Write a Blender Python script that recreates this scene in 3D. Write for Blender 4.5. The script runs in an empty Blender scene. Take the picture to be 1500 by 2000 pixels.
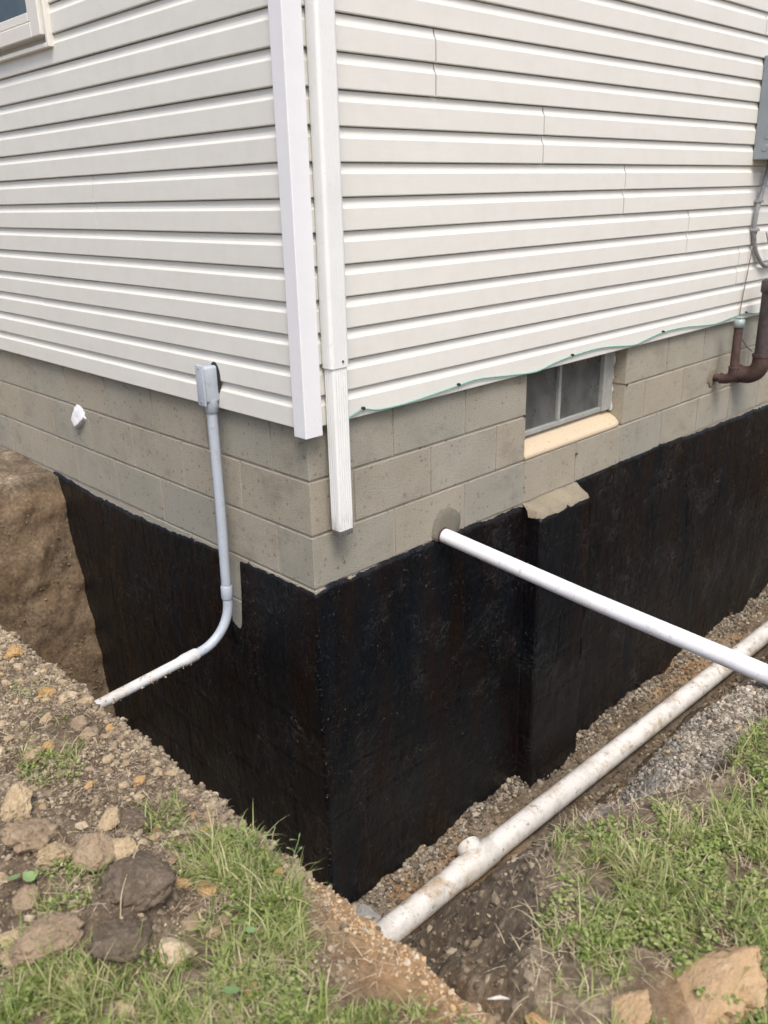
import bpy, bmesh, math, random
import numpy as np
from mathutils import Vector, Matrix

S = bpy.context.scene
COL = S.collection
PI = math.pi
random.seed(7)
RNG = np.random.default_rng(11)

# ------------------------------------------------------------------ camera
cd = bpy.data.cameras.new('camera')
cam = bpy.data.objects.new('camera', cd)
COL.objects.link(cam)
F_ = Vector((0.6498735822, 0.6750079749, -0.3493258664))
U_ = Vector((0.2600756055, 0.2343702904, 0.9367130010))
R_ = F_.cross(U_)
mw = Matrix((R_, U_, -F_)).transposed().to_4x4()
mw.translation = Vector((-1.7307205627, -2.1621130456, 0.7225106860))
cam.matrix_world = mw
cd.sensor_fit = 'VERTICAL'
cd.sensor_height = 36.0
cd.lens = 36.0 * 1664.126 / 2000.0
cd.clip_start = 0.05
cd.clip_end = 300.0
cd.dof.use_dof = True
cd.dof.focus_distance = 3.0
cd.dof.aperture_fstop = 4.0
S.camera = cam

# ------------------------------------------------------------------ light
SUN_EL, SUN_AZ = math.radians(58), math.radians(214)     # azimuth measured clockwise from +Y
w = bpy.data.worlds.new('World')
S.world = w
w.use_nodes = True
wn = w.node_tree
wn.nodes.clear()
sky = wn.nodes.new('ShaderNodeTexSky')
sky.sky_type = 'NISHITA'
sky.sun_disc = False
sky.sun_elevation = SUN_EL
sky.sun_rotation = SUN_AZ
sky.air_density = 1.0
sky.dust_density = 5.0
sky.ozone_density = 1.0
bg = wn.nodes.new('ShaderNodeBackground')
bg.inputs['Strength'].default_value = 0.15
wo = wn.nodes.new('ShaderNodeOutputWorld')
wn.links.new(sky.outputs[0], bg.inputs[0])
wn.links.new(bg.outputs[0], wo.inputs[0])
sd = bpy.data.lights.new('sun', 'SUN')
sd.energy = 1.5
sd.angle = math.radians(22)
sd.color = (1.0, 0.965, 0.91)
sun = bpy.data.objects.new('sun', sd)
COL.objects.link(sun)
sdir = Vector((math.sin(SUN_AZ) * math.cos(SUN_EL), math.cos(SUN_AZ) * math.cos(SUN_EL), math.sin(SUN_EL)))
sun.rotation_euler = sdir.to_track_quat('Z', 'Y').to_euler()
sun.location = sdir * 20
S.view_settings.view_transform = 'Standard'
S.view_settings.look = 'None'
S.view_settings.exposure = 0.52
S.view_settings.gamma = 1.0
S.view_settings.use_curve_mapping = False
S.cycles.max_bounces = 8

# ------------------------------------------------------------------ node helpers
class NT:
    def __init__(s, name, rough=0.6, spec=0.5):
        s.m = bpy.data.materials.new(name)
        s.m.use_nodes = True
        s.t = s.m.node_tree
        s.b = s.t.nodes['Principled BSDF']
        s.b.inputs['Roughness'].default_value = rough
        s.b.inputs['Specular IOR Level'].default_value = spec
        s.out = s.t.nodes['Material Output']
    def n(s, typ, ins=None, **props):
        x = s.t.nodes.new('ShaderNode' + typ)
        for k, v in props.items():
            setattr(x, k, v)
        for k, v in (ins or {}).items():
            s.set(x.inputs[k], v)
        return x
    def set(s, sock, v):
        if isinstance(v, bpy.types.NodeSocket):
            s.t.links.new(v, sock)
        else:
            if sock.type == 'RGBA' and len(v) == 3:
                v = (*v, 1)
            sock.default_value = v
    def pos(s, scale=(1, 1, 1)):
        g = s.n('NewGeometry')
        if scale == (1, 1, 1):
            return g.outputs['Position']
        return s.n('Mapping', {'Vector': g.outputs['Position'], 'Scale': scale}).outputs[0]
    def noise(s, vec, scale, detail=4, rough=0.55, lo=None, hi=None, a=0.0, b=1.0, dist=0.0):
        x = s.n('TexNoise', {'Vector': vec, 'Scale': scale, 'Detail': detail, 'Roughness': rough, 'Distortion': dist}).outputs['Fac']
        if lo is not None:
            x = s.n('MapRange', {0: x, 1: lo, 2: hi, 3: a, 4: b}).outputs[0]
        return x
    def mix(s, f, a, b):
        x = s.n('Mix', data_type='RGBA')
        s.set(x.inputs[0], f); s.set(x.inputs[6], a); s.set(x.inputs[7], b)
        return x.outputs[2]
    def math(s, op, a, b=0.0, clamp=False):
        x = s.n('Math', operation=op, use_clamp=clamp)
        s.set(x.inputs[0], a); s.set(x.inputs[1], b)
        return x.outputs[0]
    def attr(s, name):
        return s.n('Attribute', attribute_name=name).outputs['Fac']
    def col(s, c):
        s.set(s.b.inputs['Base Color'], c)
    def rough(s, r):
        s.set(s.b.inputs['Roughness'], r)
    def bump(s, h, dist=0.002, strength=1.0, prev=None):
        x = s.n('Bump', {'Height': h, 'Distance': dist, 'Strength': strength})
        if prev is not None:
            s.set(x.inputs['Normal'], prev)
        s.set(s.b.inputs['Normal'], x.outputs[0])
        return x.outputs[0]

MATS = {}

def mk_vinyl(name, c, dirt=0.12):
    t = NT(name, 0.42, 0.4)
    p = t.pos()
    f = t.noise(t.pos((1.2, 1.2, 5)), 2.2, 4, .6, .35, .75)
    f2 = t.noise(p, 14, 3, .6, .45, .8)
    k = t.math('MULTIPLY', t.math('ADD', f, f2), dirt)
    cc_ = t.mix(k, c, tuple(x * .62 for x in c))
    zc = t.n('SeparateXYZ', {0: p}).outputs[2]
    low = t.n('MapRange', {0: zc, 1: .30, 2: 0.0, 3: 0.0, 4: .30}).outputs[0]
    sp_ = t.math('MULTIPLY', t.noise(p, 130, 3, .7, .60, .70), low)
    g = t.noise(t.pos((3, 3, 60)), 6, 3, .5)
    t.col(t.mix(sp_, cc_, (.38, .31, .22)))
    t.bump(g, .0006, .5)
    t.rough(t.noise(p, 30, 2, .5, .3, .7, .36, .52))
    return t.m
MATS['siding'] = mk_vinyl('vinyl_siding', (.715, .708, .662))
MATS['post'] = mk_vinyl('white_vinyl_trim', (.76, .77, .80), .08)
MATS['window_trim'] = mk_vinyl('cream_window_trim', (.72, .70, .65), .1)

t = NT('painted_downspout', .38, .5)
p = t.pos()
zz = t.n('SeparateXYZ', {0: t.n('NewGeometry').outputs['Position']}).outputs[2]
low = t.n('MapRange', {0: zz, 1: -.30, 2: -.39, 3: 0.0, 4: 1.0}).outputs[0]
sp = t.noise(t.pos((1, 1, .35)), 45, 4, .7, .38, .62)
spk = t.noise(t.pos((1, 1, .5)), 120, 2, .5, .66, .72)
k = t.math('MULTIPLY', low, sp, True)
c = t.mix(t.noise(p, 8, 4, .6, .4, .75, 0, .25), (.76, .775, .77), (.55, .56, .53))
c = t.mix(k, c, (.36, .33, .29))
c = t.mix(t.math('MULTIPLY', spk, .15), c, (.18, .15, .12))
t.col(c)
MATS['downspout'] = t.m

# concrete block
def mk_cmu(name, a, b, spots=1.0):
    t = NT(name, .92, .15)
    p = t.pos()
    oi = t.n('ObjectInfo').outputs['Random']
    base = t.mix(t.noise(p, 5, 5, .6, .35, .68), a, b)
    base = t.mix(t.n('MapRange', {0: oi, 1: 0, 2: .5, 3: .75, 4: 0}).outputs[0], base, tuple(x * f for x, f in zip(b, (.84, .87, .90))))
    base = t.mix(t.n('MapRange', {0: oi, 1: .5, 2: 1, 3: 0, 4: .55}).outputs[0], base, tuple(x * f for x, f in zip(b, (1.06, .96, .88))))
    fine = t.noise(p, 200, 4, .8, .36, .64)
    base = t.mix(t.math('MULTIPLY', fine, .5), base, tuple(x * .45 for x in a))
    v = t.n('TexVoronoi', {'Vector': p, 'Scale': 170.0}).outputs['Distance']
    grain = t.n('MapRange', {0: v, 1: .12, 2: .3, 3: 1, 4: 0}).outputs[0]
    gsel = t.noise(p, 120, 2, .5, .54, .6)
    lt = t.math('MULTIPLY', grain, gsel)
    base = t.mix(t.math('MULTIPLY', lt, .8), base, (.62, .59, .53))
    # pits and brown spots
    w1 = t.n('TexVoronoi', {'Vector': t.n('VectorMath', {0: p, 1: t.n('TexNoise', {'Vector': p, 'Scale': 60.0}).outputs['Color']}, operation='MULTIPLY_ADD').outputs[0] if False else p, 'Scale': 34.0, 'Randomness': 1.0})
    d = t.n('MapRange', {0: w1.outputs['Distance'], 1: .14, 2: .31, 3: 1, 4: 0}).outputs[0]
    selc = t.n('SeparateColor', {0: w1.outputs['Color']}).outputs[0]
    sel = t.n('MapRange', {0: selc, 1: .52, 2: .58, 3: 0, 4: 1}).outputs[0]
    edge = t.noise(p, 150, 3, .6, .42, .58)
    sp = t.math('MULTIPLY', t.math('MULTIPLY', d, sel), edge)
    sc = t.mix(t.n('SeparateColor', {0: w1.outputs['Color']}).outputs[1], (.085, .06, .045), (.20, .085, .06))
    base = t.mix(t.math('MULTIPLY', sp, t.noise(p, 11, 3, .6, .35, .62, .15, 1.0)), base, sc)
    w2 = t.n('TexVoronoi', {'Vector': p, 'Scale': 95.0})
    d2 = t.n('MapRange', {0: w2.outputs['Distance'], 1: .08, 2: .22, 3: 1, 4: 0}).outputs[0]
    s2 = t.n('MapRange', {0: t.n('SeparateColor', {0: w2.outputs['Color']}).outputs[0], 1: .8, 2: .84, 3: 0, 4: 1}).outputs[0]
    pit = t.math('MULTIPLY', d2, s2)
    base = t.mix(t.math('MULTIPLY', pit, .7), base, (.07, .06, .05))
    # broad weather stains
    st = t.noise(t.pos((1, 1, 1.6)), 3.1, 6, .7, .54, .74)
    base = t.mix(t.math('MULTIPLY', st, .5), base, (.15, .135, .11))
    t.col(base)
    h = t.math('ADD', t.math('MULTIPLY', fine, .7), t.math('MULTIPLY', lt, .6))
    h = t.math('SUBTRACT', h, t.math('MULTIPLY', pit, 1.2))
    t.bump(h, .0040, .9)
    return t.m
MATS['cmu'] = mk_cmu('concrete_block_face', (.44, .415, .34), (.54, .51, .425))
MATS['mortar'] = mk_cmu('mortar_joint', (.50, .465, .40), (.57, .535, .46), .4)
MATS['patch'] = mk_cmu('damp_mortar_patch', (.25, .23, .175), (.31, .285, .22), .3)
MATS['cap'] = mk_cmu('pale_cement_ledge', (.44, .385, .29), (.33, .30, .225), 1.0)
MATS['strip'] = mk_cmu('uncoated_strip', (.36, .33, .27), (.5, .46, .4), 1.0)

t = NT('smooth_cement_sill', .85, .2)
p = t.pos()
c = t.mix(t.noise(p, 7, 5, .6, .35, .7), (.56, .45, .31), (.50, .43, .33))
c = t.mix(t.noise(p, 60, 3, .6, .62, .72, 0, .6), c, (.25, .19, .13))
t.col(c)
t.bump(t.noise(p, 160, 3), .001, .5)
MATS['sill'] = t.m

# tar coating
t = NT('black_waterproof_coating', .4, .36)
p = t.pos()
streak = t.noise(t.pos((1, 1, .22)), 5.5, 5, .62, .42, .66)
big = t.noise(t.pos((1, 1, .6)), 2.2, 4, .6, .35, .65)
c = t.mix(streak, (.0028, .0056, .0088), (.0105, .0050, .0034))  # blue end paints a sky sheen into the colour, brown end is stain
c = t.mix(t.math('MULTIPLY', big, .5), c, (.0025, .0025, .003))
speck = t.noise(p, 95, 3, .7, .66, .69)
sel = t.noise(p, 6, 2, .5, .38, .55)
c = t.mix(t.math('MULTIPLY', t.math('MULTIPLY', speck, sel), .45), c, (.34, .30, .25))  # pale chips that double as glints painted into the colour
t.col(c)
t.rough(t.math('ADD', t.noise(t.pos((1, 1, .45)), 6, 5, .7, .36, .64, .18, .46), t.math('MULTIPLY', streak, .06)))
b1 = t.bump(t.noise(t.pos((1, 1, .6)), 24, 4, .6), .013, .7)
b2 = t.bump(t.noise(t.pos((1, 1, 1)), 110, 4, .65), .0036, .8, b1)
# trowel ridges, short and scattered
rv = t.n('TexNoise', {'Vector': t.pos((1, 1, 1.6)), 'Scale': 13.0, 'Detail': 5.0, 'Roughness': .6, 'Distortion': 1.6}).outputs['Fac']
ridge = t.n('MapRange', {0: t.math('ABSOLUTE', t.math('SUBTRACT', rv, .5)), 1: 0, 2: .02, 3: 1, 4: 0}).outputs[0]
rs = t.noise(p, 3.3, 3, .5, .52, .62)
t.bump(t.math('MULTIPLY', ridge, rs), .0035, .9, b2)
MATS['coating'] = t.m

def mk_pvc(name, c, dirtc, amount, mud=0.0, rough=.35):
    t = NT(name, rough, .5)
    p = t.pos()
    k = t.noise(p, 9, 5, .65, .48, .72, 0, amount)
    cc = t.mix(k, c, dirtc)
    k2 = t.noise(p, 26, 4, .7, .6, .68, 0, amount)
    cc = t.mix(k2, cc, tuple(x * .55 for x in dirtc))
    k3 = t.noise(p, 160, 2, .5, .68, .72, 0, amount)
    cc = t.mix(k3, cc, (.07, .06, .05))
    if mud:
        m = t.noise(p, 6.5, 6, .75, .54, .68, 0, mud)
        cc = t.mix(m, cc, (.42, .29, .16))
        t.rough(t.math('ADD', t.math('MULTIPLY', m, .4), rough))
        t.bump(m, .002, .6)
    t.col(cc)
    return t.m
MATS['pvc_white'] = mk_pvc('white_pvc', (.76, .765, .80), (.50, .47, .42), .5)
MATS['pvc_muddy'] = mk_pvc('muddy_white_pvc', (.78, .77, .74), (.42, .38, .32), .8, .9)
MATS['conduit'] = mk_pvc('grey_conduit', (.42, .47, .54), (.30, .32, .33), .4)
MATS['conduit_muddy'] = mk_pvc('muddy_grey_conduit', (.60, .62, .64), (.44, .37, .28), .8, .7, .55)

def flat(name, c, rough=.6, metal=0.0, var=.3, sc=20, spec=.5):
    t = NT(name, rough, spec)
    p = t.pos()
    t.col(t.mix(t.noise(p, sc, 5, .65, .35, .7, 0, 1), c, tuple(x * (1 - var) for x in c)))
    t.b.inputs['Metallic'].default_value = metal
    t.bump(t.noise(p, sc * 8, 3, .6), .0008, .5)
    return t.m
MATS['rust'] = flat('rusty_brown_iron', (.095, .055, .048), .75, .0, .55, 30)
MATS['dark_iron'] = flat('dark_grey_iron', (.075, .06, .06), .7, 0, .6, 24)
MATS['galv'] = flat('galvanized_cap', (.36, .43, .42), .5, .3, .35, 40)
MATS['box'] = flat('grey_enamel_box', (.24, .28, .31), .4, 0, .15, 8)
MATS['copper'] = flat('dull_copper_wire', (.15, .10, .08), .6, 0, .3, 30)
MATS['green_wire'] = flat('green_wire', (.17, .38, .31), .45, 0, .2, 30)
MATS['black'] = flat('black_plastic', (.02, .02, .02), .5, 0, .3, 30)
MATS['cable'] = flat('grey_cable', (.30, .31, .32), .55, 0, .3, 30)
MATS['foam'] = flat('white_foam', (.82, .83, .86), .7, 0, .15, 30)
MATS['caulk'] = flat('old_white_caulk', (.66, .63, .58), .8, 0, .6, 45)
MATS['alum'] = flat('grey_aluminium_frame', (.36, .37, .35), .5, 0, .25, 20)
MATS['roofing'] = flat('roof_shingle', (.08, .075, .07), .9, 0, .4, 30)
MATS['core'] = flat('plain_white_wall', (.7, .69, .66), .6, 0, .1, 4)
MATS['bark'] = flat('dry_twig', (.30, .24, .18), .9, 0, .5, 60)
MATS['stalk'] = flat('dry_stalk', (.52, .45, .28), .8, 0, .3, 60)
MATS['leaf'] = flat('pale_weed_leaf', (.20, .30, .12), .55, 0, .25, 40)
MATS['concrete_lump'] = flat('grey_concrete', (.42, .41, .38), .9, 0, .3, 18)

t = NT('dirty_window_glass', .18, .5)
p = t.pos()
c = t.mix(t.noise(t.pos((1, 1, .7)), 7, 5, .6, .35, .7), (.055, .06, .058), (.15, .155, .15))
c = t.mix(t.noise(p, 60, 3, .6, .7, .75, 0, .5), c, (.4, .4, .4))
t.col(c)
t.rough(t.noise(p, 6, 4, .6, .3, .7, .15, .5))
MATS['dirty_glass'] = t.m
t = NT('window_glass', .06, .5)
t.col(t.mix(t.noise(t.pos(), 3, 3, .5, .4, .7), (.03, .045, .055), (.07, .09, .10)))
MATS['glass'] = t.m

def soil_chain(t, tone):
    """albedo of loose soil: tone 0 dark humus, .5 tan, 1 orange clay / pale"""
    r = t.n('ValToRGB', {0: tone})
    cr = r.color_ramp
    pts = [(0, (.075, .058, .044)), (.3, (.175, .138, .098)), (.5, (.34, .28, .198)), (.68, (.53, .455, .335)), (.82, (.50, .33, .165)), (1, (.56, .52, .46))]
    cr.elements[0].position = 0; cr.elements[0].color = (*pts[0][1], 1)
    cr.elements[1].position = 1; cr.elements[1].color = (*pts[-1][1], 1)
    for q, cc in pts[1:-1]:
        e = cr.elements.new(q); e.color = (*cc, 1)
    return r.outputs[0]

t = NT('excavated_soil', .95, .1)
p = t.pos()
c1 = t.noise(p, 9, 6, .65, .36, .66)
c2 = t.noise(p, 60, 5, .7, .34, .68)
tone = t.math('ADD', t.math('MULTIPLY', c1, .30), t.math('MULTIPLY', c2, .32))
base = soil_chain(t, tone)
clay = t.attr('clay'); grav = t.attr('gravel'); dark = t.attr('dark')
oc = t.mix(c2, (.34, .20, .095), (.50, .33, .17))
oc = t.mix(t.math('MULTIPLY', c1, .6), oc, (.33, .23, .15))
base = t.mix(t.math('MULTIPLY', clay, t.noise(p, 5, 4, .6, .25, .55, .35, 1)), base, oc)
gv = t.n('TexVoronoi', {'Vector': p, 'Scale': 165.0})
gc = t.mix(t.n('SeparateColor', {0: gv.outputs['Color']}).outputs[0], (.17, .155, .135), (.60, .57, .51))
base = t.mix(grav, base, gc)
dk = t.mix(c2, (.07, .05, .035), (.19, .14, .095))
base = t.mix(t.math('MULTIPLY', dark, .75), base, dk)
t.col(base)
h = t.math('ADD', t.noise(p, 70, 6, .7), t.math('MULTIPLY', t.noise(p, 260, 4, .7), .45))
t.bump(h, .011, .85)
MATS['soil'] = t.m

def mk_bits(name, sc=80):
    t = NT(name, .95, .1)
    p = t.pos()
    tone = t.math('ADD', t.attr('tone'), t.math('MULTIPLY', t.math('SUBTRACT', t.noise(p, sc, 4, .7), .5), .35), True)
    t.col(soil_chain(t, tone))
    t.bump(t.noise(p, sc * 3, 4, .7), .003, .8)
    return t.m
MATS['crumb'] = mk_bits('soil_crumb')

t = NT('grey_gravel', .95, .1)
p = t.pos()
t.col(t.mix(t.attr('tone'), (.10, .082, .062), (.50, .45, .37)))
t.bump(t.noise(p, 240, 4, .7), .003, .8)
MATS['gravel'] = t.m

def mk_clod(name, a, b, cdark):
    t = NT(name, .95, .1)
    p = t.pos()
    c = t.mix(t.noise(p, 28, 5, .65, .36, .66), a, b)
    c = t.mix(t.noise(p, 120, 4, .7, .5, .72, 0, .7), c, cdark)
    c = t.mix(t.noise(p, 300, 2, .6, .68, .74, 0, .6), c, (.6, .55, .48))
    t.col(c)
    h = t.math('ADD', t.noise(p, 90, 6, .72), t.math('MULTIPLY', t.noise(p, 320, 3, .7), .4))
    t.bump(h, .008, .9)
    return t.m
MATS['clod_tan'] = mk_clod('tan_clod', (.54, .43, .28), (.42, .32, .20), (.21, .155, .10))
MATS['clod_brown'] = mk_clod('brown_clod', (.40, .31, .21), (.29, .22, .15), (.16, .12, .085))
MATS['clod_dark'] = mk_clod('dark_clod', (.175, .138, .102), (.115, .088, .066), (.30, .25, .19))
MATS['clod_orange'] = mk_clod('orange_clod', (.55, .35, .15), (.48, .32, .17), (.30, .20, .11))
MATS['clod_pale'] = mk_clod('pale_clod', (.62, .52, .37), (.52, .41, .28), (.32, .25, .17))
MATS['clod_clay'] = mk_clod('clay_clod', (.50, .34, .19), (.55, .40, .25), (.38, .26, .15))

def mk_grass(name, cols, trans=.35):
    t = NT(name, .5, .3)
    r = t.n('ValToRGB', {0: t.attr('tone')})
    cr = r.color_ramp
    cr.elements[0].color = (*cols[0], 1); cr.elements[1].color = (*cols[-1], 1)
    for i, cc in enumerate(cols[1:-1]):
        e = cr.elements.new((i + 1) / (len(cols) - 1)); e.color = (*cc, 1)
    t.col(r.outputs[0])
    tr = t.n('BsdfTranslucent', {'Color': r.outputs[0]})
    mx = t.n('MixShader', {0: trans, 1: t.b.outputs[0], 2: tr.outputs[0]})
    t.t.links.new(mx.outputs[0], t.out.inputs[0])
    return t.m
MATS['grass'] = mk_grass('grass_blades', [(.055, .095, .03), (.14, .21, .05), (.25, .32, .09), (.38, .42, .17), (.58, .53, .31)])
MATS['straw'] = mk_grass('dry_straw', [(.12, .09, .065), (.30, .24, .17), (.46, .38, .26), (.56, .49, .35)], .1)

# ------------------------------------------------------------------ object helpers
def link(o, parent=None, mat=None):
    COL.objects.link(o)
    if parent: o.parent = parent
    if mat is not None and o.data is not None and len(o.data.materials) == 0:
        o.data.materials.append(MATS[mat] if isinstance(mat, str) else mat)
    return o
def tag(o, label=None, cat=None, group=None, kind=None):
    if label: o['label'] = label
    if cat: o['category'] = cat
    if group: o['group'] = group
    if kind: o['kind'] = kind
    return o
def empty(name, loc, label, cat, group=None):
    o = bpy.data.objects.new(name, None)
    o.empty_display_size = .1
    o.location = loc
    COL.objects.link(o)
    return tag(o, label, cat, group)
def from_bm(name, bm, mat, parent=None, smooth=False, world=True):
    me = bpy.data.meshes.new(name)
    if smooth:
        for f in bm.faces: f.smooth = True
    bm.to_mesh(me); bm.free()
    o = bpy.data.objects.new(name, me)
    link(o, parent, mat)
    if parent is not None and world:
        o.location = -wloc(parent)
    return o
def wloc(o):
    v = Vector((0, 0, 0))
    while o is not None:
        v += o.location
        o = o.parent
    return v
def from_np(name, V, Fq, mat, parent=None, smooth=False, attrs=None):
    me = bpy.data.meshes.new(name)
    V = np.asarray(V, dtype=np.float32); Fq = np.asarray(Fq, dtype=np.int32)
    n, k = Fq.shape
    me.vertices.add(len(V)); me.vertices.foreach_set('co', V.ravel())
    me.loops.add(n * k); me.loops.foreach_set('vertex_index', Fq.ravel())
    me.polygons.add(n)
    me.polygons.foreach_set('loop_start', np.arange(0, n * k, k, dtype=np.int32))
    me.polygons.foreach_set('loop_total', np.full(n, k, dtype=np.int32))
    me.polygons.foreach_set('use_smooth', np.full(n, smooth, dtype=bool))
    for an, av in (attrs or {}).items():
        a = me.attributes.new(an, 'FLOAT', 'POINT')
        a.data.foreach_set('value', np.asarray(av, dtype=np.float32))
    me.update(calc_edges=True)
    me.validate()
    o = bpy.data.objects.new(name, me)
    link(o, parent, mat)
    if parent is not None: o.location = -wloc(parent)
    return o
def add_box(bm, x0, x1, y0, y1, z0, z1, bev=0.0, seg=1):
    vs = [bm.verts.new((x, y, z)) for z in (z0, z1) for y in (y0, y1) for x in (x0, x1)]
    idx = [(0, 2, 3, 1), (4, 5, 7, 6), (0, 1, 5, 4), (2, 6, 7, 3), (0, 4, 6, 2), (1, 3, 7, 5)]
    fs = [bm.faces.new([vs[i] for i in q]) for q in idx]
    if bev > 0:
        es = {e for f in fs for e in f.edges}
        bmesh.ops.bevel(bm, geom=list(es), offset=bev, segments=seg, affect='EDGES', profile=.5)
def box(name, mat, parent, *a, bev=0.0, seg=1):
    bm = bmesh.new()
    add_box(bm, *a, bev=bev, seg=seg)
    return from_bm(name, bm, mat, parent)
def tube(bm, pts, r, n=16, caps=True):
    pts = [Vector(q) for q in pts]
    rs = r if isinstance(r, (list, tuple)) else [r] * len(pts)
    rings = []
    T = (pts[1] - pts[0]).normalized()
    up = Vector((0, 0, 1)) if abs(T.z) < .9 else Vector((1, 0, 0))
    Nn = T.cross(up).normalized()
    for i, q in enumerate(pts):
        if i == 0: T = (pts[1] - pts[0]).normalized()
        elif i == len(pts) - 1: T = (pts[-1] - pts[-2]).normalized()
        else: T = ((pts[i + 1] - q).normalized() + (q - pts[i - 1]).normalized()).normalized()
        Nn = (Nn - T * Nn.dot(T)).normalized()
        B = T.cross(Nn)
        rings.append([bm.verts.new(q + (Nn * math.cos(2 * PI * k / n) + B * math.sin(2 * PI * k / n)) * rs[i]) for k in range(n)])
    for a, b in zip(rings, rings[1:]):
        for k in range(n):
            f = bm.faces.new((a[k], a[(k + 1) % n], b[(k + 1) % n], b[k])); f.smooth = True
    if caps:
        bm.faces.new([bm.verts.new(v.co) for v in rings[0][::-1]]); bm.faces.new([bm.verts.new(v.co) for v in rings[-1]])
def pipe(name, mat, parent, pts, r, n=16):
    bm = bmesh.new()
    tube(bm, pts, r, n)
    bmesh.ops.recalc_face_normals(bm, faces=bm.faces)
    return from_bm(name, bm, mat, parent)
def smooth_path(pts, k=6):
    P = [Vector(q) for q in pts]
    P = [P[0] * 2 - P[1]] + P + [P[-1] * 2 - P[-2]]
    out = []
    for i in range(1, len(P) - 2):
        for j in range(k):
            u = j / k
            a, b, c, d = P[i - 1:i + 3]
            out.append(.5 * ((2 * b) + (c - a) * u + (2 * a - 5 * b + 4 * c - d) * u * u + (3 * b - a - 3 * c + d) * u ** 3))
    out.append(P[-2])
    return out

# ------------------------------------------------------------------ numpy noise
def _h(ix, iy, iz, seed):
    n = (ix * 374761393 + iy * 668265263 + iz * 2147483647 + seed * 1274126177) & 0xffffffff
    n = ((n ^ (n >> 13)) * 1274126177) & 0xffffffff
    n = ((n ^ (n >> 15)) * 2246822519) & 0xffffffff
    return ((n ^ (n >> 16)) & 0xffff) / 32767.5 - 1.0
def vn(x, y, z=0.0, seed=0):
    x, y, z = np.broadcast_arrays(np.asarray(x, float), np.asarray(y, float), np.asarray(z, float))
    xi, yi, zi = np.floor(x).astype(np.int64), np.floor(y).astype(np.int64), np.floor(z).astype(np.int64)
    fx, fy, fz = x - xi, y - yi, z - zi
    fx, fy, fz = [f * f * (3 - 2 * f) for f in (fx, fy, fz)]
    r = 0
    for dx in (0, 1):
        for dy in (0, 1):
            for dz in (0, 1):
                wgt = (fx if dx else 1 - fx) * (fy if dy else 1 - fy) * (fz if dz else 1 - fz)
                r = r + wgt * _h(xi + dx, yi + dy, zi + dz, seed)
    return r
def fb(x, y, z=0.0, o=4, seed=0, g=.5):
    r = 0; a = 1; s = 0
    for i in range(o):
        k = 2.03 ** i
        r = r + a * vn(np.asarray(x) * k + 17.3 * i, np.asarray(y) * k - 9.1 * i, np.asarray(z) * k + 3.7 * i, seed + i)
        s += a; a *= g
    return r / s
def sst(a, b, x):
    u = np.clip((x - a) / (b - a), 0, 1)
    return u * u * (3 - 2 * u)

# ------------------------------------------------------------------ ground with the trench
FLOOR = -2.15
HX, HY = 8.4, 7.2
YB = np.array([(-3, -1.58), (-.80, -1.57), (-.71, -1.455), (-.6, -1.42), (-.5, -1.33), (-.4, -1.30), (-.28, -1.33), (-.165, -1.37), (.07, -1.47), (.47, -1.44), (.9, -1.40), (1.6, -1.45), (3, -1.38), (9, -1.40)])

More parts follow.
